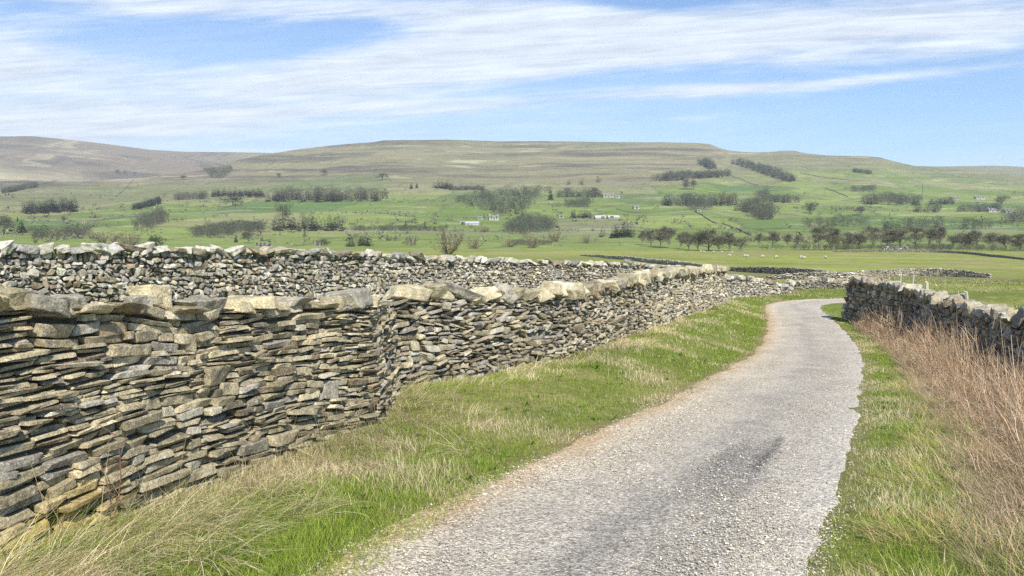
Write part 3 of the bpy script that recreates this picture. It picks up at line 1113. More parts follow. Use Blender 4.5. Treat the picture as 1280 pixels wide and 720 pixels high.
def blades(name, x, y, phi, L, th0, curl, wid, col, nseg=3, z=None, mat='blade'):
    n = len(x)
    z = H(x, y) - .01 if z is None else z
    P = np.zeros((n, nseg + 1, 3))
    P[:, 0] = np.column_stack([x, y, z])
    for k in range(nseg):
        th = th0 + curl * (k + .5) / nseg
        st = L / nseg
        P[:, k + 1] = P[:, k] + np.column_stack([np.sin(th) * np.cos(phi), np.sin(th) * np.sin(phi), np.cos(th)]) * st[:, None]
        P[:, k + 1, 2] = np.maximum(P[:, k + 1, 2], z + .012 + .01 * k)
    g = np.random.default_rng(n)
    sa = phi + math.pi / 2 + g.normal(0, .5, n)
    side = np.column_stack([np.cos(sa), np.sin(sa), np.zeros(n)]) * wid[:, None] / 2
    V, F4, F3 = [], [], []
    per = 2 * nseg + 1
    V = np.zeros((n, per, 3))
    for k in range(nseg):
        tw = 1 - .65 * k / nseg
        V[:, 2 * k] = P[:, k] - side * tw
        V[:, 2 * k + 1] = P[:, k] + side * tw
    V[:, -1] = P[:, -1]
    b = (np.arange(n) * per)[:, None]
    q = np.concatenate([b + np.array([[2 * k, 2 * k + 1, 2 * k + 3, 2 * k + 2]]) for k in range(nseg - 1)])
    t = b + np.array([[2 * nseg - 2, 2 * nseg - 1, 2 * nseg]])
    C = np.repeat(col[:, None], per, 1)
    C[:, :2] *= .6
    return np_mesh(name, V.reshape(-1, 3), [q, t], C.reshape(-1, 3), True)


def scatter(n, y0, y1, side, d0, d1, power=1.6, thick=0.0):
    """points on a verge; density falls with distance; d measured from the lane's edge (or fraction to the wall)"""
    u = rng.random(n)
    a = 1 - power
    y = ((y0 ** a) + u * (y1 ** a - y0 ** a)) ** (1 / a)
    i = np.clip(np.searchsorted(LANE[:, 1], y), 0, len(LANE) - 1)
    cosd = np.maximum(LANE_D[i, 1], .5)
    xe = LANE[i, 0] + side * HALF / cosd
    return y, xe, cosd


GREEN = [np.array([.26, .35, .042]), np.array([.17, .26, .03]), np.array([.34, .405, .07])]
STRAW = [np.array([.72, .60, .37]), np.array([.56, .45, .25]), np.array([.80, .71, .49])]


def palette(n, lst, sp=.2):
    k = rng.integers(0, len(lst), n)
    return np.array(lst)[k] * np.exp(rng.normal(0, sp, (n, 1)))


def make_grass():
    # ---- short turf of both verges
    xs, ys, cols, Ls, wd = [], [], [], [], []
    for side, n, near_edge in ((-1, 190000, 0), (1, 105000, 0), (-1, 26000, 1), (1, 42000, 1)):
        y, xe, cd = scatter(n, 1.6, 45 if not near_edge else 36, side, 0, 0, 1.35)
        y = y + rng.uniform(-.05, .05, n)
        xe = xe + (.32 * (1 - smooth(y, 4, 7)) if side < 0 else 0)
        xw = left_face(y) if side < 0 else right_face(y)
        xw = np.where(y < 8, np.minimum(xw, xe + 3.2), xw) if side > 0 else xw
        t = rng.random(n) ** 1.0
        x = xe + (xw - xe) * t if not near_edge else xe + side * (.6 * t ** 1.3 - .05)
        d = np.abs(x - xe) * cd
        ragged = -.08 + .10 * vnoise(x * 2.1, y * 2.1, 0, 7) + .08 * vnoise(x * 6, y * 6, 0, 8)
        p = smooth(d, ragged - .06, ragged + .22)
        lim = np.where((side > 0) & (y > 4.5), 1 - smooth(d, .55, 1.1) * .85, 1)
        k = rng.random(n) < (p if not near_edge else .35 + .65 * p) * lim * (.55 + .45 * smooth(fbm(x * 1.4, y * 1.4, seed=101, octaves=2), -.4, .1))
        x, y, d = x[k], y[k], d[k]
        m = fbm(x * .9, y * .9, seed=102, octaves=3) + .25 * rng.normal(0, 1, len(x)) * .7
        dw = np.abs(x - (left_face(y) if side < 0 else right_face(y)))
        dry = smooth(m * 1.5 - .24 + .30 * (1 - smooth(dw, .2, 1.6)) * (side < 0) + .35 * (1 - smooth(d, .05, .45)) - .05, .02, .35)
        isdry = rng.random(len(x)) < dry * .9
        c = np.where(isdry[:, None], palette(len(x), STRAW), palette(len(x), GREEN))
        L = np.where(isdry, rng.uniform(.04, .12, len(x)), rng.uniform(.035, .095, len(x))) * (.55 + .6 * smooth(d, 0, .6)) * np.where(y < 7, 1.15, 1)
        xs.append(x); ys.append(y); cols.append(c); Ls.append(L)
    x, y, c, L = map(np.concatenate, (xs, ys, cols, Ls))
    lt = lane_lat(x, y)[0]
    ok = (np.abs(lt) > HALF - .12) | ((lt < 0) & (y < 7) & (lt < -(HALF - .34 * (1 - smooth(y, 4, 7)))))
    x, y, c, L = x[ok], y[ok], c[ok], L[ok]
    n = len(x)
    w = np.maximum(.0032, .00042 * y) * rng.uniform(.7, 1.3, n)
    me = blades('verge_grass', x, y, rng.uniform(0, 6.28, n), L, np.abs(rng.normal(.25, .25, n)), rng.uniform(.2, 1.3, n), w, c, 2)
    o = obj('verge_grass', me, M['blade'])
    tag(o, 'short green grass mixed with dry blades along both verges of the lane', 'grass', kind='stuff')

    # ---- long bleached grass laid over in tussocks along the left wall, and on the right verge
    xs, ys, ph, L, th, cu, cols = [], [], [], [], [], [], []

    def tussock(cx, cy, n, rad, len_, phi, spread, dry, tone=(1, 1, 1)):
        a, r = rng.uniform(0, 6.28, n), rad * np.sqrt(rng.random(n))
        xs.append(cx + r * np.cos(a)); ys.append(cy + r * np.sin(a))
        ph.append(phi + rng.normal(0, spread, n))
        L.append(len_ * rng.uniform(.5, 1.25, n))
        th.append(np.abs(rng.normal(.95, .35, n)))
        cu.append(rng.uniform(.4, 1.5, n))
        dr = rng.random(n) < dry
        cols.append(np.where(dr[:, None], palette(n, STRAW, .22) * np.array(tone), palette(n, GREEN, .2)))
    for k in range(430):
        y = float(np.exp(rng.uniform(math.log(2.2), math.log(30))))
        xw = float(left_face(y))
        i = int(np.clip(np.searchsorted(LANE[:, 1], y), 0, len(LANE) - 1))
        xe = LANE[i, 0] - HALF / max(LANE_D[i, 1], .5)
        wv = xe - xw
        d = min(abs(rng.normal(.02, .42 if y < 6.5 else .24)), .9) * wv * (.9 if y < 8 else .7)
        if d > wv - .25:
            continue
        clump = vnoise(y * .9, d * 1.5, 0, 55)
        if clump < -.25:
            continue
        tussock(xw + d + .05, y, int(95 * min(1, 9 / y) ** .6), .10 + .12 * rng.random(), .42 * (1.05 if y < 7 else .62) * rng.uniform(.7, 1.2), 2.6 * vnoise(y * .6, d * .9, 0, 66) - .6, .55, rng.choice([.97, .9, .6, .05] if y < 8 else [.95, .5, .05]))
    for k in range(300):      # right verge, straw strip
        y = float(np.exp(rng.uniform(math.log(2.0), math.log(26))))
        i = int(np.clip(np.searchsorted(LANE[:, 1], y), 0, len(LANE) - 1))
        xe = LANE[i, 0] + HALF / max(LANE_D[i, 1], .5)
        if y < 6:
            d = rng.uniform(.3, .8 if y > 4.3 else 3.0)
            dry, hh = rng.choice([.85, .4, .15]), .19
        else:
            d = rng.uniform(.45, 1.15)
            dry, hh = rng.choice([.8, .5, .15]), .2
        tussock(xe + d, y, int(80 * min(1, 9 / y) ** .6), .12 + .1 * rng.random(), hh * rng.uniform(.7, 1.3), rng.normal(2.4, .9), .5, dry, (.82, .74, .64))
    x, y, phi, l, t, cc, c = map(np.concatenate, (xs, ys, ph, L, th, cu, cols))
    n = len(x)
    w = np.maximum(.0038, .00045 * y) * rng.uniform(.7, 1.3, n)
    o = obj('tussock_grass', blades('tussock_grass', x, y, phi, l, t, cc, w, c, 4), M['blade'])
    tag(o, 'long bleached tussock grass lying over along the wall foot and verges', 'grass', kind='stuff')

    # ---- broad-leaved weeds
    xs, ys, ph, L, c = [], [], [], [], []
    for k in range(170):
        y = float(np.exp(rng.uniform(math.log(4.0), math.log(16))))
        i = int(np.clip(np.searchsorted(LANE[:, 1], y), 0, len(LANE) - 1))
        sd = -1 if rng.random() < .65 else 1
        xe = LANE[i, 0] + sd * HALF / max(LANE_D[i, 1], .5)
        x0 = xe + sd * rng.uniform(.15, 1.3 if sd > 0 else min(2.2, abs(xe - float(left_face(y))) - .1))
        m = int(rng.integers(5, 9))
        xs.append(np.full(m, x0)); ys.append(np.full(m, y)); ph.append(np.arange(m) * 6.28 / m + rng.normal(0, .25, m)); L.append(rng.uniform(.035, .085, m) * (1 + .06 * y))
        c.append(palette(m, [np.array([.13, .21, .035]), np.array([.17, .24, .06]), np.array([.10, .17, .03])], .15))
    xs, ys, ph, L, c = map(np.concatenate, (xs, ys, ph, L, c))
    n = len(xs)
    o = obj('verge_weeds', blades('verge_weeds', xs, ys, ph, L, rng.uniform(.5, 1.1, n), rng.uniform(.2, .8, n), L * rng.uniform(.22, .38, n), c, 3), M['blade'])
    tag(o, 'low broad-leaved weeds scattered through the verge grass', 'weeds', kind='stuff')

    # ---- tall single stalks by the wall
    n = 260
    y = np.exp(rng.uniform(math.log(3.0), math.log(34), n))
    x = left_face(y) + np.abs(rng.normal(.12, .25, n)) + .04
    c = palette(n, [np.array([.38, .30, .17]), np.array([.26, .19, .11]), np.array([.45, .39, .25])])
    o = obj('dead_stalks', blades('dead_stalks', x, y, rng.uniform(0, 6.28, n), rng.uniform(.3, .75, n), np.abs(rng.normal(.1, .2, n)), rng.uniform(0, .9, n), np.maximum(.004, .0004 * y), c, 4), M['blade'])
    tag(o, 'thin dry stalks standing up against the face of the slab wall', 'dead stalks', kind='stuff')

    # ---- pale tufts in the right-hand pasture and behind the walls
    n = 90000
    r = 13 * (75 / 13) ** rng.random(n)
    px = rng.uniform(690, 1330, n)
    x, y = (px - 640) / F * r, r
    l, _ = lane_lat(x, y)
    k = ((x > right_face(y) + .7) & (y < 31)) | ((y >= 31) & (l > 3.5)) | ((y > 44) & (np.abs(l) > 3.2))
    x, y = x[k], y[k]
    m = fbm(x * .5, y * .5, seed=120, octaves=4) + .2 * rng.normal(0, 1, len(x))
    dry = m > .22
    c = np.where(dry[:, None], palette(len(x), [np.array([.42, .40, .2]), np.array([.5, .45, .26])]), palette(len(x), [np.array([.22, .265, .055]), np.array([.26, .30, .065])]))
    L = rng.uniform(.05, .12, len(x)) * np.where(dry, 1.5, 1)
    n = len(x)
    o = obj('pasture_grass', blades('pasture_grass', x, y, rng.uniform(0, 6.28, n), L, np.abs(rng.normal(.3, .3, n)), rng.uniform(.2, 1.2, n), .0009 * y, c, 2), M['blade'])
    tag(o, 'yellow green cropped grass with pale tufts in the pasture behind the ragged wall', 'grass', kind='stuff')


make_grass()


# ------------------------------------------------------------------ the brown thicket in front of the right wall
def make_thicket():
    s_v, s_f, s_c, nv = [], [], [], 0
    g = np.random.default_rng(77)
    n = 13500
    y = np.exp(g.uniform(math.log(4.2), math.log(28), n))
    i = np.clip(np.searchsorted(LANE[:, 1], y), 0, len(LANE) - 1)
    xe = LANE[i, 0] + HALF / np.maximum(LANE_D[i, 1], .5)
    xr = np.minimum(right_face(y) - .05, xe + 5.0)
    inner = xe + np.interp(y, [4.6, 7, 12, 20, 28], [.85, .9, .9, .75, .4])
    x = inner + (xr - inner) * g.random(n) ** .8
    k = (xr > inner + .1)
    x, y, inner, xr = x[k], y[k], inner[k], xr[k]
    n = len(x)
    z = H(x, y)
    edge = smooth(x - inner, 0, .9)
    low = (1 - smooth(y, 4.8, 7.5)) * (1 - smooth(x - inner, 1.2, 2.6))
    L = (.3 + .62 * edge) * (1 - .35 * low) * (1 - .15 * smooth(y, 9, 20)) * g.uniform(.55, 1.25, n)
    L *= .75 + .5 * smooth(fbm(x * .7, y * .7, seed=5), -.3, .4)
    phi = g.normal(2.5, 1.1, n) + (g.random(n) < .3) * g.uniform(-2, 2, n)
    th0 = np.abs(g.normal(.65, .4, n)) + low * .5
    curl = g.normal(.45, .8, n) + (g.random(n) < .28) * g.uniform(.6, 1.9, n)
    wob = g.normal(0, .35, n)
    seg = 7
    P = np.zeros((n, seg + 1, 3))
    P[:, 0] = np.column_stack([x, y, z - .02])
    for q in range(seg):
        th = th0 + curl * (q + .5) / seg
        ph = phi + wob * q / seg * 2
        P[:, q + 1] = P[:, q] + np.column_stack([np.sin(th) * np.cos(ph), np.sin(th) * np.sin(ph), np.cos(th)]) * (L / seg)[:, None]
        P[:, q + 1, 2] = np.maximum(P[:, q + 1, 2], z + .02)
    rad = np.maximum(.0034, .00030 * y) * np.exp(g.normal(0, .4, n))
    a = np.array([[0, .33, .67][0], .33, .67]) * 2 * math.pi
    ring = np.column_stack([np.cos([0, 2.094, 4.189]), np.sin([0, 2.094, 4.189])])
    tw = np.linspace(1, .35, seg + 1)
    side = np.column_stack([-np.sin(phi), np.cos(phi), np.zeros(n)])
    nrm = np.column_stack([np.cos(phi), np.sin(phi), np.full(n, .2)])
    V = P[:, :, None] + (rad[:, None, None, None] * tw[None, :, None, None]) * (ring[None, None, :, :1] * side[:, None, None] + ring[None, None, :, 1:] * nrm[:, None, None])
    per = (seg + 1) * 3
    f = np.array([[q * 3 + j, q * 3 + (j + 1) % 3, (q + 1) * 3 + (j + 1) % 3, (q + 1) * 3 + j] for q in range(seg) for j in range(3)])
    Fa = (f[None] + (np.arange(n) * per)[:, None, None]).reshape(-1, 4)
    pal = np.array([[.42, .285, .18], [.53, .39, .25], [.66, .53, .36], [.23, .15, .095], [.48, .335, .215]])
    c = pal[g.integers(0, 5, n)] * np.exp(g.normal(0, .2, (n, 1)))
    V1, F1, C1 = V.reshape(-1, 3), Fa, np.repeat(c, per, 0)
    # side twigs
    m = n
    j = g.integers(2, seg, m)
    src = g.integers(0, n, m)
    b = P[src, j]
    d = g.normal(0, 1, (m, 3)) * .5 + (P[src, j + 1] - P[src, j]) / (np.linalg.norm(P[src, j + 1] - P[src, j], axis=1, keepdims=True) + 1e-6)
    d /= np.linalg.norm(d, axis=1, keepdims=True)
    ll = g.uniform(.08, .3, m)
    w = np.maximum(.003, .0003 * b[:, 1])
    sd = np.cross(d, [0, 0, 1.])
    sd /= np.linalg.norm(sd, axis=1, keepdims=True) + 1e-6
    T = np.stack([b - sd * w[:, None] / 2, b + sd * w[:, None] / 2, b + d * ll[:, None]], 1)
    F3 = np.arange(m * 3).reshape(-1, 3) + len(V1)
    me = np_mesh('bramble_thicket', np.vstack([V1, T.reshape(-1, 3)]), [F1, F3], np.vstack([C1, np.repeat(c[src], 3, 0)]), True)
    o = obj('bramble_thicket', me, M['bark'])
    tag(o, 'tangle of dead brown bramble stems in front of the ragged wall', 'brambles', kind='stuff')
    # litter under it
    n = 48000
    y = np.exp(g.uniform(math.log(3.6), math.log(26), n))
    i = np.clip(np.searchsorted(LANE[:, 1], y), 0, len(LANE) - 1)
    xe = LANE[i, 0] + HALF / np.maximum(LANE_D[i, 1], .5)
    inner = xe + np.interp(y, [3.6, 7, 12, 20, 28], [.85, .8, .75, .65, .3])
    x = inner + (np.minimum(right_face(y), xe + 5) - inner) * g.random(n)
    c = np.array([[.44, .34, .21], [.35, .255, .155], [.52, .43, .28], [.27, .19, .12]])[g.integers(0, 4, n)] * np.exp(g.normal(0, .2, (n, 1)))
    o = obj('dead_grass', blades('dead_grass', x, y, g.normal(2.4, 1.0, n), g.uniform(.12, .4, n), g.uniform(.7, 1.3, n), g.uniform(0, .7, n), np.maximum(.003, .0004 * y), c, 3), M['blade'])
    tag(o, 'matted brown dead grass under the brambles on the lane verge', 'dead grass', kind='stuff')


make_thicket()


def bramble_sprays():
    g = np.random.default_rng(8)
    s = Soup()
    for k in range(60):
        px = g.uniform(1072, 1112)
        dep = np.interp(px, [1072, 1112], [28.9, 26.0])
        dx, dy, dz = ray(px, 351)
        b = np.array([dep * dx / dy, dep, EYE + dep * dz / dy - .25])
        L = g.uniform(.3, .6)
        a = g.uniform(0, 6.28)
        t = np.linspace(0, 1, 5)[:, None]
        out = np.array([math.cos(a), math.sin(a), 0]) * g.uniform(.1, .5)
        pts = b + out * t ** 1.5 * L + np.array([0, 0, 1.]) * t * L
        s.tube(pts, [.01, .009, .008, .006, .004], np.array([.36, .29, .2]) * g.uniform(.6, 1.3), 3)
    o = obj('bramble', s.mesh('bramble'), M['bark'])
    tag(o, 'pale dead bramble sprays growing over the far end of the ragged wall', 'brambles')


bramble_sprays()


def dead_dock():
    x, y, z, r = hit(112, 668, 3)
    x = float(left_face(y)) + .12
    z = float(H(x, y))
    s = Soup()
    for a, L, ph in ((.1, .62, 1.0), (-.12, .5, 2.0)):
        t = np.linspace(0, 1, 6)[:, None]
        pts = np.array([0, 0, 0]) + np.array([a, .05, 1.0]) * t * L + np.array([.05, 0, 0]) * np.sin(t * 3)
        s.tube(pts, [.006, .005, .005, .004, .003, .002], (.16, .10, .075), 5)
        for q in range(2, 6):
            d = np.array([math.cos(ph * q * 2), math.sin(ph * q * 2), .9]) * .12
            s.tube([pts[q], pts[q] + d * .6, pts[q] + d], [.003, .0025, .001], (.17, .11, .08), 4)
    o = obj('dead_dock_stem', s.mesh('dead_dock_stem'), M['bark'])
    o.location = (x, y, z - .02)
    tag(o, 'dark branching dead dock stem by the mustard lichen on the slab wall', 'dead plant')


dead_dock()

# ------------------------------------------------------------------ trees
def bare_tree(seed, spread=.5, levels=5, twigs=3):
    """leafless tree of unit height -> (trunk soup, crown soup)"""
    g = np.random.default_rng(seed)
    tr, cr = Soup(), Soup()

    def grow(p, d, L, r, lev):
        pts = [p]
        dd = d.copy()
        ns = 5 if lev == 0 else 3
        for k in range(ns):
            dd = dd + g.normal(0, .07 if lev == 0 else .14, 3)
            dd /= np.linalg.norm(dd)
            pts.append(pts[-1] + dd * L / ns)
        pts = np.array(pts)
        rad = np.linspace(r, r * (.3 if lev == 0 else .55), ns + 1)
        col = np.array([.20, .18, .15]) if lev < 2 else np.array([.165, .15, .105])
        (tr if lev < 2 else cr).tube(pts, rad, col * g.uniform(.85, 1.15), 5 if lev < 2 else 3)
        if lev >= levels:
            for k in range(twigs * 2):
                b = pts[g.integers(1, 4)]
                t = dd + g.normal(0, .6, 3)
                t /= np.linalg.norm(t)
                l = g.uniform(.04, .09)
                sd = np.cross(t, g.normal(0, 1, 3))
                sd *= .0034 / np.linalg.norm(sd)
                cr.add([b - sd, b + sd, b + t * l], [[0, 1, 2]], np.array([.16, .155, .10]) * g.uniform(.8, 1.25))
            return
        n = g.integers(14, 18) if lev == 0 else g.integers(3, 6)
        for k in range(n):
            f = (k + g.uniform(.2, .9)) / n * .86 + .14 if lev == 0 else g.uniform(.35, 1)
            q = f * ns
            b = pts[min(int(q), ns - 1)] * (1 - (q - min(int(q), ns - 1))) + pts[min(int(q), ns - 1) + 1] * (q - min(int(q), ns - 1))
            a = k * 2.4 + g.uniform(-.5, .5) if lev == 0 else g.uniform(0, 6.28)
            side = np.array([math.cos(a), math.sin(a), g.uniform(-.15, .3)])
            nd_ = dd * (1 - spread) + side * spread * g.uniform(.8, 1.3) + np.array([0, 0, .10])
            nd_ /= np.linalg.norm(nd_)
            LL = (.36 * (1 - .62 * f) + .05) * g.uniform(.8, 1.2) if lev == 0 else L * g.uniform(.55, .78)
            grow(b, nd_, LL, (r * (.5 - .25 * f)) if lev == 0 else r * .55, lev + 1)
    grow(np.array([0, 0, -.03]), np.array([0., 0, 1]), .78, .026, 0)
    v = np.concatenate(tr.v + cr.v)
    top = np.quantile(v[:, 2], .999)
    for s in (tr, cr):
        s.v = [q / top for q in s.v]
    return tr, cr


def conifer(seed, n=420):
    g = np.random.default_rng(seed)
    tr, cr = Soup(), Soup()
    tr.tube([(0, 0, -.03), (0, 0, .4), (0, 0, .97)], [.018, .013, .003], (.12, .095, .07), 5)
    for k in range(n):
        h = 1 - g.random() ** .65 * .93
        rr = (.19 * (1 - h) ** .85 + .012) * g.uniform(.65, 1.15)
        a = g.uniform(0, 6.28)
        t = np.array([math.cos(a), math.sin(a), -.25 + .5 * h])
        b = np.array([0, 0, h]) + t * rr * g.uniform(.1, .5)
        e = np.array([0, 0, h]) + t * rr
        sd = np.array([-math.sin(a), math.cos(a), g.uniform(-.3, .3)]) * rr * g.uniform(.25, .45)
        cr.add([b, (b + e) / 2 + sd + (0, 0, -.008), e, (b + e) / 2 - sd], [[0, 1, 2, 3]], np.array([.035, .060, .032]) * g.uniform(.6, 1.6))
    return tr, cr


def leafy(seed, n=900, col=(.07, .09, .035)):
    """dense evergreen or ivy-clad bush: leaf clumps spread through an uneven volume"""
    g = np.random.default_rng(seed)
    tr, cr = Soup(), Soup()
    tr.tube([(0, 0, -.03), (.01, 0, .3), (0, .01, .7)], [.03, .022, .008], (.13, .11, .08), 5)
    blobs = [(g.normal(0, .17), g.normal(0, .17), g.uniform(.3, .8), g.uniform(.14, .24)) for _ in range(9)]
    for k in range(n):
        b = blobs[g.integers(0, 9)]
        d = g.normal(0, 1, 3)
        d /= np.linalg.norm(d)
        p = np.array(b[:3]) + d * b[3] * g.uniform(.55, 1.05)
        if p[2] < .03:
            continue
        a, c = g.normal(0, 1, 3), g.normal(0, 1, 3)
        a *= .030 / np.linalg.norm(a)
        c *= .022 / np.linalg.norm(c)
        cr.add([p - a, p + c, p + a, p - c], [[0, 1, 2, 3]], np.array(col) * g.uniform(.55, 1.6))
    return tr, cr


BARE = [bare_tree(s, sp, 4, 4) for s, sp in ((3, .45), (8, .6), (12, .5), (19, .66), (23, .4), (29, .56))]
FIR = [conifer(s) for s in (4, 9, 15)]
IVY = [leafy(s) for s in (2, 6)]


def bare_bush(seed):
    g = np.random.default_rng(seed)
    tr, cr = Soup(), Soup()
    for k in range(34):
        a = k * 2.4 + g.uniform(-.4, .4)
        out = g.uniform(.05, .52)
        L = math.sqrt(max(.1, 1 - (out / .56) ** 2)) * g.uniform(.75, 1.0)
        t = np.linspace(0, 1, 5)[:, None]
        end = np.array([math.cos(a) * out, math.sin(a) * out, L])
        pts = np.array([math.cos(a), math.sin(a), 0]) * .05 + end * np.hstack([t ** .8, t ** .8, t]) + g.normal(0, .012, (5, 3))
        (tr if k < 12 else cr).tube(pts, np.linspace(.012, .003, 5), np.array([.22, .18, .12]) * g.uniform(.8, 1.2), 3)
        for q in range(52):
            b = pts[g.integers(1, 5)]
            d = np.array([math.cos(a) * .5, math.sin(a) * .5, .5]) + g.normal(0, .6, 3)
            d /= np.linalg.norm(d)
            sd = np.cross(d, g.normal(0, 1, 3))
            sd *= .0045 / np.linalg.norm(sd)
            cr.add([b - sd, b + sd, b + d * g.uniform(.06, .2)], [[0, 1, 2]], np.array([.225, .19, .12]) * g.uniform(.7, 1.3))
    v = np.concatenate(tr.v + cr.v)
    top = np.quantile(v[:, 2], .99)
    for s in (tr, cr):
        s.v = [q / top for q in s.v]
    return tr, cr


BUSH = [bare_bush(s) for s in (31, 37, 41)]
KINDS = {'bare': BARE, 'fir': FIR, 'ivy': IVY, 'bush': BUSH}
TREE_ME = {k: [(a.mesh(k + '_trunk'), b.mesh(k + '_crown')) for a, b in v] for k, v in KINDS.items()}
for k, v in TREE_ME.items():
    for a, b in v:
        a.materials.append(M['bark'])
        b.materials.append(M['twig_and_needle'])
NAMES = {'bare': 'bare_tree', 'fir': 'conifer_tree', 'ivy': 'evergreen_bush', 'bush': 'bare_bush'}
CATS = {'bare': 'tree', 'fir': 'conifer', 'ivy': 'bush', 'bush': 'bush'}
tg = np.random.default_rng(404)


def plant_tree(kind, px, row, hpx, label, group=None, wide=1.0, rmin=60):
    """a tree whose foot is seen at (px,row) and which is hpx pixels tall in the photograph"""
    x, y, z, r = hit(px, row, rmin)
    h = hpx / F * y
    ms = TREE_ME[kind]
    a, b = ms[int(tg.integers(0, len(ms)))]
    o = empty(NAMES[kind], (x, y, z), float(tg.uniform(0, 6.28)))
    o.scale = (h * wide, h * wide, h)
    obj('trunk', a, None, o)
    obj('crown', b, None, o)
    tag(o, label, CATS[kind], group)
    return o


ROWG = 'bare trees in the row behind the pasture'
# the nearer row of bare trees below the far slope: (column, foot row, height, width, wording)
row = [(803, 306, 17, 1.2, 'slim bare tree touching the pointed conifer clump'),
       (814, 308, 20, 1.0, 'tall-stemmed bare tree, first clear trunk beyond the pointed conifer clump'),
       (826, 309, 21, 1.0, 'bare tree with pale straight trunk, second clear trunk from the conifer clump'),
       (838, 310, 22, 1.0, 'bare tree with pale straight trunk, third clear trunk from the conifer clump'),
       (850, 311, 22, 1.05, 'bare tree with pale straight trunk, fourth clear trunk from the conifer clump'),
       (861, 312.5, 21, 1.1, 'bare tree between the pale straight trunks and the brown bushy trees'),
       (872, 313.5, 20, 1.3, 'brown bushy bare tree nearest the pale straight trunks'),
       (886, 313.5, 22, 1.3, 'largest brown bushy bare tree of the block above the sheep'),
       (899, 314, 19, 1.4, 'brown bushy bare tree in the middle of the block above the sheep'),
       (912, 314, 19, 1.4, 'low wide brown bare tree above the sheep, next to the end one'),
       (925, 314, 17, 1.5, 'low wide brown bare tree at the gap end of the block'),
       (948, 308, 14, 1.3, 'small grey bare tree in the gap between the brown block and the lone round tree'),
       (966, 310, 21, 1.15, 'lone round bare tree with a visible stem and pale foot'),
       (984, 309, 14, 1.4, 'low grey bare tree between the lone round tree and the big dark one'),
       (998, 309, 16, 1.3, 'grey bare tree just short of the big dark many-stemmed tree'),
       (1023, 313, 27, 1.1, 'dark many-stemmed bare tree, left half of the big dark pair'),
       (1040, 313, 29, 1.15, 'biggest dark bare tree of the whole row'),
       (1060, 311, 17, 1.1, 'thin bare tree on the far flank of the biggest dark tree'),
       (1073, 311, 18, 1.3, 'bare tree between the biggest dark tree and the pale ruin'),
       (1092, 310, 23, 1.2, 'bare tree rising directly behind the near end of the pale ruin'),
       (1108, 309, 19, 1.4, 'brown bare tree rising behind the middle of the pale ruin'),
       (1125, 309, 20, 1.3, 'brown bare tree rising behind the far end of the pale ruin'),
       (1145, 310, 25, 1.15, 'tall bare tree first after the pale ruin'),
       (1160, 309, 23, 1.2, 'tall bare tree second after the pale ruin'),
       (1174, 309, 24, 1.2, 'tall bare tree third after the pale ruin, above the bend in the far wall'),
       (1190, 310, 16, 1.4, 'low bare tree in the dip between two tall groups after the ruin'),
       (1206, 311, 16, 1.3, 'low pale bare tree beside the twin-stemmed tall tree'),
       (1222, 311, 24, 1.1, 'twin-stemmed tall bare tree standing over the far wall'),
       (1240, 311, 18, 1.4, 'spreading bare tree after the twin-stemmed tall tree'),
       (1257, 312, 18, 1.4, 'spreading bare tree next to the outermost tree of the row'),
       (1275, 313, 19, 1.4, 'outermost bare tree of the row, at the photo edge')]
for px, rw, h, w, lab in row:
    plant_tree('bare', px, rw, h * 1.12 * tg.uniform(.88, 1.15), lab, ROWG, w * tg.uniform(.85, 1.2), 300)
SCG = 'scattered trees and bushes on the valley side'
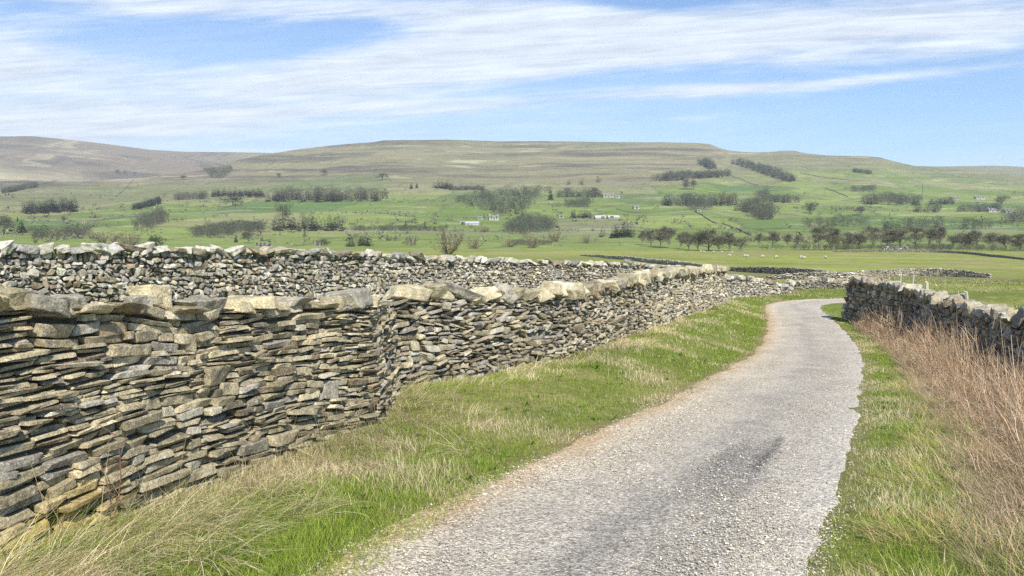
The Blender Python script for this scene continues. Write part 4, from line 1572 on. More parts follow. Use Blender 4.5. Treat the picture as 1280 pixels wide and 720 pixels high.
for kind, px, rw, h, w, lab in (
        ('bush', 561, 318, 31, 1.5, 'big brown twiggy bush rising over the long pale wall'),
        ('bush', 593, 311, 15, 1.8, 'low brown bush beside the big twiggy bush'),
        ('bush', 638, 309, 10, 1.8, 'low grey bush midway between the big twiggy bush and the dark red bush'),
        ('bush', 666, 310, 17, 1.5, 'round dark bush on a short stem above the long pale wall'),
        ('bush', 694, 302, 13, 1.7, 'reddish brown bush in the meadow up from the round dark bush'),
        ('bush', 733, 304, 11, 1.5, 'small reddish bush between the reddish brown bush and the conifer clump'),
        ('bush', 516, 305, 11, 1.5, 'small grey bush alone in the bright valley meadow'),
        ('bush', 136, 310, 21, 2.0, 'olive brown bush spreading just over the long pale wall'),
        ('bush', 163, 311, 21, 1.6, 'olive brown bush touching the dark evergreen bush'),
        ('ivy', 196, 313, 22, 1.6, 'dark evergreen bush over the long pale wall'),
        ('bush', 44, 304, 9, 1.1, 'small dark gnarled bush near the pale strip of meadow'),
        ('bare', 7, 292, 24, 1.2, 'tall dark bare tree at the photo edge above the long pale wall'),
        ('fir', 27, 291, 17, 2.2, 'dark rounded conifer next to the tall tree at the photo edge'),
        ('bare', 80, 279, 9, 1.1, 'small round tree alone under the dark square plantation'),
        ('ivy', 353, 276, 25, 1.05, 'big round crowned tree standing taller than the spiky firs'),
        ('ivy', 291, 258, 15, 2.2, 'low dome of dark trees below the long plantation'),
        ('ivy', 478, 225, 10, 1.9, 'small dark dome of trees alone high on the fell'),
        ('fir', 688, 250, 14, 1.7, 'lone dark conifer beside the big wood'),
        ('bare', 708, 246, 12, 1.3, 'bare tree next to the lone dark conifer'),
        ('bare', 742, 247, 13, 1.2, 'bare tree by the farm near the reddish moor edge'),
        ('bare', 858, 237, 13, 1.1, 'first of a pair of round dark trees touching on the green slope'),
        ('bare', 867, 237, 12, 1.1, 'second of a pair of round dark trees touching on the green slope, smaller'),
        ('ivy', 1013, 267, 17, 1.5, 'round dark clump of trees above the middle bare row'),
        ('ivy', 1252, 255, 12, 2.1, 'dark dome of trees high near the white farmhouse'),
        ('bare', 1076, 269, 11, 1.7, 'pale grey round tree in the middle of the green slope'),
        ('bush', 727, 231, 8, 1.3, 'dark bush on the reddish moor edge'),
        ('bush', 748, 228, 8, 1.3, 'dark thorn on the reddish moor edge, upslope of its neighbour'),
        ('bush', 711, 231, 6, 1.4, 'tiny dark thorn lowest on the reddish moor edge'),
        ('fir', 514, 236, 8, 1.7, 'dark fir by the small conifer belt on the fell'),
        ('fir', 521, 235, 7, 1.7, 'smaller dark fir by the small conifer belt on the fell'),
        ('fir', 507, 285, 11, 1.3, 'slim fir in the hedge below the big wood'),
        ('fir', 531, 286, 11, 1.2, 'slim fir in the hedge nearer the white-fronted barn'),
        ('fir', 558, 285, 7, 1.3, 'tiny fir alone just under the white-fronted barn'),
        ('bush', 605, 291, 8, 2.0, 'grey bush below the white-fronted barn'),
        ('fir', 295, 303, 11, 1.5, 'small dark fir beside a round grey tree'),
        ('bare', 312, 304, 15, 1.3, 'round grey tree beside the small dark fir'),
        ('bare', 147, 217, 5, 1.5, 'tiny tree highest in the little line on the moor'),
        ('bare', 156, 218, 5, 1.5, 'tiny tree in the middle of the little line on the moor'),
        ('bare', 168, 219, 4, 1.6, 'tiny tree lowest in the little line on the moor'),
        ('bare', 229, 225, 6, 1.7, 'small thorn tree below the dark gill wood'),
        ('ivy', 349, 222, 7, 1.5, 'small bluish clump on the rough pasture'),
        ('bare', 406, 219, 8, 1.8, 'grey bush clump in the rough pasture above the long plantation'),
        ('bush', 741, 289, 4, 1.6, 'tiny bush in the meadow up from the conifer clump'),
        ('bush', 1056, 312, 8, 1.4, 'small thorn at the foot of the biggest dark tree')):
    plant_tree(kind, px, rw, h, lab, SCG, w)


# ---- woods that read as one mass
def wood(name, poly, hpx, mix, label, n=None, seed=0, tone=1.0):
    """poly: corners of the ground the wood covers, as seen in the photograph"""
    g = np.random.default_rng(seed + 1000)
    P = np.array(poly, float)
    x0, x1, y0, y1 = P[:, 0].min(), P[:, 0].max(), P[:, 1].min(), P[:, 1].max()
    n = n or int(np.clip((x1 - x0) * max(y1 - y0, hpx * .25) / (hpx * .3) ** 2 * 2.8, 20, 420))
    sp = Soup()
    k = 0
    tries = 0
    while k < n and tries < n * 30:
        tries += 1
        px, py = g.uniform(x0, x1), g.uniform(y0, y1)
        ins = False
        j = len(P) - 1
        for i in range(len(P)):
            if (P[i, 1] > py) != (P[j, 1] > py) and px < (P[j, 0] - P[i, 0]) * (py - P[i, 1]) / (P[j, 1] - P[i, 1]) + P[i, 0]:
                ins = not ins
            j = i
        if not ins:
            continue
        x, y, z, r = hit(px, py, 300)
        h = hpx / F * y * g.uniform(.55, 1.22)
        kind = g.choice(['fir', 'far', 'ivy'], p=mix)
        w = h * g.uniform(.85, 1.25) * (1.7 if kind == 'fir' else 1.15)
        a = g.uniform(0, 6.28)
        ca, sa = math.cos(a), math.sin(a)
        tmp = FARLOD[kind][int(g.integers(0, 3))]
        v, f, c = tmp
        v = np.column_stack([(v[:, 0] * ca - v[:, 1] * sa) * w, (v[:, 0] * sa + v[:, 1] * ca) * w, v[:, 2] * h]) + (x, y, z)
        for ff in f:
            pass
        sp.v.append(v)
        for ff in f:
            sp.f.setdefault(ff.shape[1], []).append(ff + sp.n)
        sp.c.append(c * g.uniform(.6, 1.35) * tone * np.array([g.uniform(.85, 1.2), 1, g.uniform(.8, 1.1)]))
        sp.n += len(v)
        k += 1
    if not k:
        return
    o = obj(name, sp.mesh(name), M['twig_and_needle'])
    tag(o, label, 'wood', None, 'stuff')


def far_bare(seed):
    g = np.random.default_rng(seed)
    s = Soup()
    s.tube([(0, 0, -.03), (.01, 0, .35), (0, 0, .7)], [.022, .016, .006], (.16, .14, .115), 3)
    for k in range(150):
        d = g.normal(0, 1, 3)
        d /= np.linalg.norm(d)
        p = np.array([0, 0, .58]) + d * np.array([.33, .33, .42]) * g.uniform(.35, 1) ** .5
        if p[2] < .12:
            continue
        t = d * np.array([1, 1, .8]) + np.array([0, 0, .5]) + g.normal(0, .4, 3)
        t *= g.uniform(.06, .13) / np.linalg.norm(t)
        sd = np.cross(t, g.normal(0, 1, 3))
        sd *= .011 / np.linalg.norm(sd)
        s.add([p - sd, p + sd, p + t], [[0, 1, 2]], np.array([.085, .10, .065]) * g.uniform(.7, 1.3))
    return s.arrays()


FARLOD = {'far': [far_bare(s) for s in (51, 52, 53)], 'fir': [(a.arrays()[0], a.arrays()[1], a.arrays()[2]) for _, a in [conifer(s, 130) for s in (61, 62, 63)]],
          'ivy': [b.arrays() for _, b in [leafy(s, 160, (.06, .075, .045)) for s in (71, 72, 73)]]}
for k in FARLOD['ivy']:
    k[0][:] = k[0]
WOODS = [
    ('conifer_plantation', [(28, 262), (94, 258), (96, 265), (30, 268)], 13, (.85, .15, 0), 'dark square conifer plantation alone on the lower slope below the pale moor'),
    ('conifer_plantation', [(166, 261), (199, 250), (201, 255), (168, 263)], 7, (.8, 0, .2), 'small wedge of dark conifers pointing downhill'),
    ('bare_woodland', [(167, 285), (180, 276), (205, 270), (206, 279), (190, 287)], 11, (0, 1, 0), 'grey leafless copse slanting up from the dark evergreen bush'),
    ('bare_woodland', [(2, 240), (44, 232), (48, 234), (4, 242)], 5, (.2, .8, 0), 'faint grey strip of wood at the foot of the moor'),
    ('conifer_plantation', [(264, 243), (331, 243), (332, 247), (266, 246)], 9, (1, 0, 0), 'clean-edged dark conifer block beside the long mixed plantation'),
    ('mixed_plantation', [(331, 252), (352, 246), (480, 247), (483, 252), (400, 253)], 13, (.45, .55, 0), 'long mixed plantation, the longest dark belt under the fell'),
    ('conifer_plantation', [(326, 289), (360, 284), (424, 284), (430, 289)], 20, (.75, .25, 0), 'row of tall spiky firs around the big round crowned tree'),
    ('conifer_plantation', [(433, 307), (464, 305), (463, 308), (434, 308.5)], 13, (.7, .3, 0), 'little square clump of conifers in the bright valley meadow'),
    ('gill_woodland', [(254, 213), (288, 209), (291, 214), (276, 225), (262, 222)], 4, (0, .3, .7), 'dark wood filling the gill between the moor and the fell'),
    ('bare_woodland', [(236, 295), (262, 288), (330, 284), (332, 290), (262, 298)], 11, (0, 1, 0), 'long leafless wood leading to the row of spiky firs'),
    ('bare_woodland', [(40, 296), (110, 292), (112, 297), (42, 299)], 12, (.1, .9, 0), 'grey leafless belt just over the long pale wall'),
    ('bare_woodland', [(215, 249), (258, 246), (258, 249), (217, 251)], 8, (.1, .9, 0), 'pale grey strip of trees joining on to the clean-edged conifer block'),
    ('conifer_plantation', [(540, 234), (566, 234), (568, 237), (541, 236)], 10, (.9, .1, 0), 'small conifer belt high on the fell with a tail of trees'),
    ('bare_woodland', [(560, 236), (604, 235), (606, 238), (562, 238)], 4, (.3, .7, 0), 'thin tail of trees trailing from the small conifer belt'),
    ('hanging_woodland', [(566, 252), (600, 244), (655, 240), (690, 240), (668, 252), (655, 270), (622, 270), (596, 260)], 9, (.1, .6, .3), 'biggest dark wood hanging on the slope above the white-fronted barn'),
    ('bare_woodland', [(628, 292), (640, 282), (672, 276), (695, 283), (690, 290), (650, 294)], 11, (0, .9, .1), 'pale leafless trees spreading below the biggest dark wood'),
    ('bare_woodland', [(706, 257), (735, 255), (738, 259), (708, 260)], 9, (0, 1, 0), 'grey copse below the farm at the moor edge'),
    ('mixed_plantation', [(696, 245), (748, 243), (752, 247), (698, 247)], 8, (.3, .6, .1), 'scattered trees sheltering the farm at the moor edge'),
    ('mixed_plantation', [(714, 271), (738, 270), (739, 273), (715, 273)], 9, (.6, .4, 0), 'little copse beside the pale-roofed barns'),
    ('conifer_plantation', [(752, 296), (790, 293), (793, 297), (756, 298)], 18, (1, 0, 0), 'pointed dark conifer clump at the end of the bare tree row'),
    ('conifer_plantation', [(812, 227), (836, 221), (914, 218), (914, 221), (850, 226)], 8, (.2, .2, .6), 'long dark plantation lying along the shoulder of the fell'),
    ('conifer_plantation', [(871, 205), (884, 203), (896, 211), (890, 213)], 7, (.3, 0, .7), 'short dark plantation standing above the long one on the shoulder'),
    ('conifer_plantation', [(912, 203), (930, 204), (972, 214), (996, 226), (985, 228), (950, 217)], 7, (.3, .1, .6), 'dark plantation running diagonally down the far slope'),
    ('mixed_plantation', [(810, 257), (850, 254), (920, 252), (922, 257), (860, 258)], 12, (.35, .65, 0), 'long belt of trees below the pair of round dark trees'),
    ('bare_woodland', [(858, 261), (890, 259), (892, 262), (862, 263)], 10, (0, 1, 0), 'pale bare trees bulging below the long belt'),
    ('mixed_plantation', [(916, 263), (940, 258), (964, 264), (967, 275), (950, 276), (930, 266)], 12, (.1, .6, .3), 'dark hooked wood curling downhill'),
    ('mixed_plantation', [(937, 252), (970, 250), (1000, 252), (1000, 254), (940, 254)], 9, (.2, .7, .1), 'dark belt with a dome of trees above the hooked wood'),
    ('bare_woodland', [(945, 246), (957, 244), (960, 250), (946, 251)], 10, (0, .6, .4), 'dome of trees standing on the dark belt'),
    ('mixed_plantation', [(1077, 252), (1110, 250), (1150, 253), (1150, 257), (1080, 256)], 11, (.15, .75, .1), 'wide dark wood in the middle of the far green slope'),
    ('bare_woodland', [(1143, 264), (1175, 263), (1176, 266), (1144, 266)], 9, (.2, .8, 0), 'short grey belt under the wide dark wood'),
    ('bare_woodland', [(1196, 264), (1250, 262), (1252, 265), (1198, 266)], 8, (.1, .9, 0), 'thin grey belt beside the white farmhouse'),
    ('bare_woodland', [(1002, 283), (1040, 281), (1082, 281), (1082, 284), (1004, 284)], 12, (.1, .9, 0), 'grey bare belt just above the biggest dark tree'),
    ('bare_woodland', [(1104, 285), (1178, 284), (1180, 287), (1106, 287)], 13, (.1, .9, 0), 'grey bare belt above the trees behind the pale ruin'),
    ('bare_woodland', [(1188, 285), (1240, 285), (1241, 287), (1190, 287)], 13, (.1, .9, 0), 'grey bare belt above the twin-stemmed tall tree'),
    ('mixed_plantation', [(1254, 276), (1290, 274), (1290, 280), (1256, 280)], 15, (.2, .6, .2), 'dark wood at the photo edge below the white farmhouse'),
    ('bare_woodland', [(1065, 214), (1090, 217), (1088, 218), (1066, 215)], 4, (.2, .8, 0), 'small dark scrub high under the mound on the skyline'),
    ('bare_woodland', [(1063, 238), (1094, 237), (1095, 240), (1065, 240)], 6, (0, 1, 0), 'faint grey scrub above the wide dark wood'),
    ('bare_woodland', [(640, 306), (690, 305), (690, 307), (640, 308)], 6, (0, 1, 0), 'low scrub line behind the round dark bush'),
    ('bare_woodland', [(440, 287), (500, 286), (560, 287), (560, 289), (440, 289)], 6, (.05, .95, 0), 'thin hedge of bare trees continuing from the spiky firs'),
    ('bare_hedge', [(950, 311.5), (1060, 311.5), (1180, 311), (1290, 313.5), (1290, 314), (1060, 313), (952, 312.5)], 7, (0, 1, 0), 'low leafless hedge growing under the row of bare trees'),
    ('bare_woodland', [(1160, 254), (1190, 253), (1192, 256), (1162, 256)], 7, (.5, .5, 0), 'little dark trees round the cottages beyond the wide dark wood'),
]
for k, (nm, poly, h, mix, lab) in enumerate(WOODS):
    wood(nm, poly, h, mix, lab, seed=k)


# ---- hillside walls: low strips that follow the land
def hill_wall(base, label, height=1.25):
    pts = np.array([hit(px, rw, 380)[:2] for px, rw in base])
    p = resample(pts, 6.0)
    z = H(p[:, 0], p[:, 1])
    d = np.gradient(p, axis=0)
    d /= np.linalg.norm(d, axis=1, keepdims=True)
    n = np.column_stack([-d[:, 1], d[:, 0]]) * .3
    h = height * (1 + .18 * vnoise(np.arange(len(p)) * .9, 0, 0, 5))
    ring = np.stack([np.column_stack([p - n, z - 1]), np.column_stack([p - n * .6, z + h]), np.column_stack([p + n * .6, z + h]), np.column_stack([p + n, z - 1])], 1)
    m = len(p)
    f = [[i * 4 + j, i * 4 + (j + 1) % 4, (i + 1) * 4 + (j + 1) % 4, (i + 1) * 4 + j] for i in range(m - 1) for j in range(4)]
    s = Soup()
    s.add(ring.reshape(-1, 3), f, (.20, .19, .15))
    o = obj('hillside_wall', s.mesh('hillside_wall'), M['stone'])
    tag(o, label, 'stone wall', 'dry stone walls on the far hillside', 'thing')


for base, lab in (
        ([(865, 263), (880, 271), (893, 279), (906, 281), (922, 287), (940, 295)], 'dark wall zigzagging down from the long tree belt to the lone round tree'),
        ([(914, 219), (930, 226), (948, 232)], 'dark wall dropping from the end of the shoulder plantation'),
        ([(167, 224), (158, 234), (144, 247)], 'dark wall climbing straight to the little line of trees on the moor'),
        ([(0, 231), (35, 231.5), (70, 226), (110, 222), (160, 224)], 'wall curving round the pale grass tongue of the moor'),
        ([(160, 223), (210, 224), (250, 225)], 'straight wall between the little tree line and the dark gill wood'),
        ([(640, 292), (690, 293), (760, 294), (790, 297)], 'wall running level to the foot of the pointed conifer clump'),
        ([(430, 290), (520, 290.5), (600, 292), (640, 293)], 'wall under the thin hedge of bare trees'),
        ([(700, 283), (760, 284), (800, 282)], 'wall below the pale-roofed barns'),
        ([(970, 300), (1060, 292), (1150, 290), (1280, 289)], 'wall running along behind the bare tree row'),
        ([(640, 213), (720, 210), (790, 213), (850, 208)], 'faint wall running level across the upper fell'),
        ([(300, 214), (380, 210), (450, 212), (540, 208)], 'faint wall along the rough pasture over the long plantation'),
        ([(1000, 216), (1080, 226), (1180, 232), (1280, 234)], 'long wall slanting across the far green slope'),
        ([(1000, 208), (1100, 214), (1200, 224), (1290, 228)], 'higher long wall dividing green slope from brown moor'),
        ([(1010, 243), (1030, 236), (1060, 246)], 'bent wall between the dark belt and the wide dark wood'),
        ([(1152, 249), (1154, 238), (1153, 230)], 'pale wall climbing straight above the wide dark wood'),
        ([(205, 268), (260, 266), (320, 264)], 'wall below the low dome of dark trees'),
        ([(30, 276), (100, 277), (160, 272), (220, 267)], 'wall under the dark square plantation'),
        ([(700, 231), (760, 229), (820, 228)], 'wall on the upper side of the farm at the moor edge'),
        ([(770, 262), (820, 268), (900, 266), (1000, 270)], 'wall across the green slope under the dark hooked wood')):
    hill_wall(base, lab)


# ---- farm buildings
def gable(name, px, row_, wpx, hpx, depth, turn, wallm, roofm, label, openings, roof_h=.45, cat='farmhouse', chim=0, rmin=380):
    x, y, z, r = hit(px, row_, rmin)
    W, Hh = wpx / F * y, hpx / F * y
    D = depth
    o = empty(name, (x, y, z - .5), turn)
    hw = Hh * (1 - roof_h)
    s = Soup()
    w2, d2 = W / 2, D / 2
    v = [(-w2, -d2, -1), (w2, -d2, -1), (w2, d2, -1), (-w2, d2, -1), (-w2, -d2, hw), (w2, -d2, hw), (w2, d2, hw), (-w2, d2, hw), (-w2, 0, Hh - .1), (w2, 0, Hh - .1)]
    s.add(v, [[0, 1, 5, 4], [2, 3, 7, 6]], (1, 1, 1))
    s.add(v, [[1, 2, 6, 9, 5], [3, 0, 4, 8, 7]], (1, 1, 1))
    obj('wall', s.mesh('wall'), M[wallm], o)
    s = Soup()
    e, t = .35, .22
    sl_ = (Hh - hw) / d2
    for sg in (-1, 1):
        a = np.array([(-w2 - e, sg * (d2 + e), hw - sl_ * e), (w2 + e, sg * (d2 + e), hw - sl_ * e), (w2 + e, 0, Hh), (-w2 - e, 0, Hh)])
        b = a + (0, 0, t)
        s.add(np.vstack([a, b]), [[0, 1, 2, 3], [4, 5, 6, 7], [0, 1, 5, 4], [1, 2, 6, 5], [3, 0, 4, 7], [2, 3, 7, 6]], (1, 1, 1))
    rf = obj('roof', s.mesh('roof'), M[roofm], o)
    for k in range(chim):
        s = Soup()
        s.box(((-w2 + .8) if k == 0 else (w2 - .8), 0, Hh + .5), (.5, .4, .8), (1, 1, 1))
        obj('chimney', s.mesh('chimney'), M[wallm], rf)
    for (kind, u, zb, ww, hh) in openings:
        s = Soup()
        s.box((u * W, -d2 - .02, zb + hh / 2 + .5), (ww / 2, .06, hh / 2), (1, 1, 1))
        obj(kind, s.mesh(kind), M['dark_opening'], o)
    tag(o, label, cat, 'farm buildings across the valley')
    return o


two = [('door', 0, 0, 1.1, 2.1), ('window', -.28, .9, 1.1, 1.2), ('window', .28, .9, 1.1, 1.2), ('window', -.28, 3.3, 1.1, 1.1), ('window', .28, 3.3, 1.1, 1.1)]
gable('long_barn', 587, 281, 23, 4.6, 11, .05, 'limewashed_wall', 'pale_sheet_roof', 'white-fronted long barn with a dark open end in the meadow below the wood', [('opening', -.36, 0, 4.5, 3.0)], cat='barn')
gable('cottage', 617, 275, 12, 6.5, 8, .15, 'limewashed_wall', 'slate_roof', 'pale cottage tucked into the foot of the biggest dark wood', two, chim=2)
gable('cottage', 601, 274, 6, 4.5, 7, -.2, 'limewashed_wall', 'slate_roof', 'tiny white cottage between the barn and the pale cottage at the wood foot', two[:3])
gable('sheet_roof_barn', 750, 273.5, 13, 4.6, 14, .02, 'stone_wall', 'pale_sheet_roof', 'wider of two pale-roofed barns standing end to end', [('opening', .2, 0, 4, 2.6)], .62, 'barn')
gable('sheet_roof_barn', 766.5, 272.8, 14, 4.0, 12, .04, 'stone_wall', 'pale_sheet_roof', 'lower of two pale-roofed barns standing end to end', [('opening', -.2, 0, 4, 2.4)], .6, 'barn')
gable('farmhouse', 760, 247, 14, 5.5, 9, .1, 'stone_wall', 'slate_roof', 'grey farmhouse among trees under the reddish moor edge', two, chim=2)
gable('farmhouse', 772, 247.5, 6, 4, 7, -.1, 'limewashed_wall', 'slate_roof', 'small white outbuilding beside the grey farmhouse at the moor edge', two[:2], cat='outbuilding')
gable('stone_barn', 795, 261, 7, 4.5, 7, .1, 'limewashed_wall', 'slate_roof', 'pale field barn alone left of the long tree belt', [('door', 0, 0, 2, 2.6)], cat='barn')
gable('stone_barn', 701, 272, 6, 3.5, 6, .1, 'limewashed_wall', 'slate_roof', 'tiny white field barn beside the pale leafless trees', [('door', 0, 0, 2, 2.2)], cat='barn')
gable('farmhouse', 1239, 265, 9, 5, 8, -.1, 'limewashed_wall', 'slate_roof', 'bright white farmhouse above the dark wood at the photo edge', two, chim=1)
gable('farmhouse', 1258, 266, 9, 5, 8, .1, 'stone_wall', 'slate_roof', 'grey farmhouse next to the bright white one', two, chim=1)
gable('cottage', 1192, 250, 9, 4.5, 8, .2, 'stone_wall', 'slate_roof', 'stone cottage beyond the wide dark wood', two, chim=1)
gable('cottage', 1224, 249, 11, 4, 8, .0, 'limewashed_wall', 'slate_roof', 'pale cottage standing alone up from the white farmhouse', two, chim=2)
gable('stone_barn', 873, 264.5, 5, 3.2, 6, .1, 'limewashed_wall', 'slate_roof', 'small pale barn under the long belt of trees', [('door', 0, 0, 2, 2.2)], cat='barn')
gable('stone_barn', 429, 278.5, 5, 3, 6, .1, 'limewashed_wall', 'slate_roof', 'small white barn at the end of the spiky firs', [('door', 0, 0, 2, 2.2)], cat='barn')
gable('farmhouse', 328, 308, 16, 5, 8, .1, 'stone_wall', 'slate_roof', 'low grey farm building just above the long pale wall', two[:3], cat='farm building')
gable('stone_barn', 398, 306.8, 7, 5, 6, .1, 'stone_wall', 'slate_roof', 'brown hut beside a dark bush in the bright meadow', [('door', 0, 0, 1.6, 2.2)], cat='hut')
plant_tree('ivy', 405, 307, 9, 'dark bush beside the brown hut in the bright meadow', SCG, 2.2)


def ruin():
    s = Soup()
    x0, y0, z0, _ = hit(1104, 312.4, 300)
    x1, y1, z1, _ = hit(1136, 312.2, 300)
    g = np.random.default_rng(6)
    for k in range(150):
        t = g.random()
        h = g.random() * (1.6 + .6 * math.sin(t * 17))
        p = np.array([x0 + (x1 - x0) * t, y0 + (y1 - y0) * t + g.normal(0, .25), z0 + (z1 - z0) * t + h])
        s.box(p, g.uniform(.15, .38, 3), np.array([.58, .56, .5]) * g.uniform(.45, 1.25), g.uniform(0, 3))
    o = obj('ruined_wall', s.mesh('ruined_wall'), M['stone'])
    tag(o, 'pale broken ruin of stones at the foot of the bare tree row', 'ruin', None, 'thing')


ruin()


# ------------------------------------------------------------------ sheep
def sheep_meshes():
    def skin(pts, rad, edges, sub=1):
        me = bpy.data.meshes.new('sheep_body')
        me.from_pydata(pts, edges, [])
        o = bpy.data.objects.new('tmp', me)
        COL.objects.link(o)
        mod = o.modifiers.new('s', 'SKIN')
        for v, r in zip(me.skin_vertices[0].data, rad):
            v.radius = (r, r)
        me.skin_vertices[0].data[1].use_root = True
        o.modifiers.new('u', 'SUBSURF').levels = sub
        dg = bpy.context.evaluated_depsgraph_get()
        out = bpy.data.meshes.new_from_object(o.evaluated_get(dg))
        bpy.data.objects.remove(o)
        at = out.attributes.get('Col') or out.attributes.new('Col', 'FLOAT_COLOR', 'POINT')
        return out
    res = []
    for graze in (True, False):
        head = (.62, 0, .16) if graze else (.66, 0, .86)
        neck = (.50, 0, .42) if graze else (.52, 0, .74)
        muzz = (.66, 0, .06) if graze else (.82, 0, .80)
        pts = [(-.38, 0, .60), (0, 0, .60), (.34, 0, .61), neck, head, muzz,
               (-.36, .15, .48), (-.40, .15, .27), (-.36, .15, .0), (-.36, -.15, .48), (-.40, -.15, .27), (-.36, -.15, .0),
               (.30, .14, .46), (.31, .14, .24), (.30, .14, .0), (.30, -.14, .46), (.31, -.14, .24), (.30, -.14, .0), (-.56, 0, .52)]
        ed = [(0, 1), (1, 2), (2, 3), (3, 4), (4, 5), (0, 6), (6, 7), (7, 8), (0, 9), (9, 10), (10, 11), (2, 12), (12, 13), (13, 14), (2, 15), (15, 16), (16, 17), (0, 18)]
        rad = [.25, .28, .25, .14, .095, .06, .10, .05, .035, .10, .05, .035, .09, .045, .035, .09, .045, .035, .05]
        me = skin(pts, rad, ed, 2)
        co = np.zeros(len(me.vertices) * 3)
        me.vertices.foreach_get('co', co)
        co = co.reshape(-1, 3)
        c = np.ones((len(co), 4))
        c[:, :3] = (.42, .40, .34)
        dark = (co[:, 2] < .30) & (co[:, 0] < .45)
        c[dark, :3] = (.14, .125, .11)
        hd = np.linalg.norm(co - np.array(head), axis=1) < .2
        c[hd, :3] = (.16, .14, .12)
        me.attributes['Col'].data.foreach_set('color', c.astype(np.float32).ravel())
        me.materials.append(M['fleece'])
        ear = Soup()
        for sg in (-1, 1):
            b = np.array(head) + (-.05, sg * .07, .05)
            ear.add([b, b + (.02, sg * .12, -.01), b + (-.03, sg * .07, .05), b + (-.01, sg * .04, -.03)], [[0, 1, 2, 2], [0, 3, 1, 1]], (.15, .13, .11))
        res.append(me)
    return res


SHEEP = sheep_meshes()
SG = 'sheep grazing in the far pasture'
for k, (px, rw, turn, kind, lab) in enumerate((
        (876, 315.6, .3, 0, 'white sheep close under the largest brown bushy tree'),
        (880, 316.2, 2.6, 1, 'white sheep beside the one under the largest brown bushy tree'),
        (892, 316.4, .1, 0, 'white sheep under the middle of the brown tree block'),
        (902, 316.6, 3.3, 0, 'white sheep in the middle of the line under the brown trees'),
        (915, 317.0, .4, 0, 'white sheep under the low wide tree at the gap'),
        (912, 321.0, 2.9, 0, 'white sheep lower down the pasture than the tree-line ones'),
        (931, 321.4, .2, 0, 'first of two white sheep standing close together in the open pasture'),
        (934, 321.9, .5, 1, 'second of two white sheep standing close together in the open pasture'),
        (953, 322.4, 3.0, 0, 'white sheep alone beyond the close pair'),
        (970, 323.0, .2, 0, 'white sheep farthest from the brown trees'),
        (961, 311.6, .2, 0, 'white sheep at the foot of the lone round tree'),
        (966, 312.0, 2.8, 0, 'second white sheep at the foot of the lone round tree'),
        (1001, 323.0, .2, 0, 'pale sheep first in the loose group on the bright pasture'),
        (1005, 324.2, 2.9, 0, 'pale sheep lowest in the loose group on the bright pasture'),
        (1032, 323.4, 1.0, 0, 'pale sheep on its own beyond the loose group'))):
    x, y, z, r = hit(px, rw, 120)
    o = obj('sheep', SHEEP[kind], None)
    o.location = (x, y, z - .02)
    o.rotation_euler = (0, 0, turn)
    s_ = 1.15
    o.scale = (s_, s_, s_)
    tag(o, lab, 'sheep', SG)


# ---- scrub, rushes and thorn dotted over the far slopes: far too many to count
def scrub():
    g = np.random.default_rng(88)
    sp = Soup()
    V, C, k = [], [], 0
    n = 2700
    px = g.uniform(-60, 1340, n)
    rw = g.uniform(205, 308, n)
    j = np.floor(g.random(n) * 70)
    on = g.random(n) < .62          # most of it strung out along old field boundaries
    bx, by, sl, ln = g.uniform(-60, 1340, 70), g.uniform(212, 305, 70), g.normal(0, .10, 70), g.uniform(25, 130, 70)
    j = j.astype(int)
    t = g.uniform(-1, 1, n)
    px = np.where(on, bx[j] + t * ln[j], px)
    rw = np.where(on, by[j] + t * ln[j] * sl[j] + g.normal(0, .3, n), rw)
    keep = (fbm(px * .02, rw * .08, seed=140) > -.05) | on
    for x_, r_ in zip(px[keep], rw[keep]):
        if r_ > 309 or r_ < 204 or (x_ < 300 and r_ < 224):
            continue
        x, y, z, r = hit_fast(x_, r_)
        if y < 420:
            continue
        h = g.uniform(1.0, 3.4) * (1.3 if r_ > 240 else .8)
        m = 7
        p = np.array([x, y, z]) + np.column_stack([g.normal(0, h * .45, m), g.normal(0, h * .45, m), np.abs(g.normal(h * .45, h * .28, m))])
        a = g.normal(0, 1, (m, 3)) * h * .30
        b = g.normal(0, 1, (m, 3)) * h * .22
        V.append(np.stack([p - a, p + b, p + a], 1).reshape(-1, 3))
        C.append(np.repeat((np.array([.17, .165, .115]) if g.random() < .6 else np.array([.125, .14, .075]))[None] * g.uniform(.7, 1.35, (m, 1)), 3, 0))
    V, C = np.concatenate(V), np.concatenate(C)
    o = obj('hillside_scrub', np_mesh('hillside_scrub', V, [np.arange(len(V)).reshape(-1, 3)], C), M['twig_and_needle'])
    tag(o, 'dark thorn scrub and hedge lines dotted over the far slopes', 'scrub', None, 'stuff')


HIT_R = np.exp(np.linspace(math.log(330), math.log(4000), 700))


def hit_fast(px, py):
    dx, dy, dz = ray(px, py)
    n = math.hypot(dx, dy)
    x, y = HIT_R * dx / n, HIT_R * dy / n
    d = EYE + HIT_R * dz / n - H(x, y)
    k = np.argmax(d <= 0)
    return float(x[k]), float(y[k]), float(H(x[k], y[k])), float(HIT_R[k])


scrub()

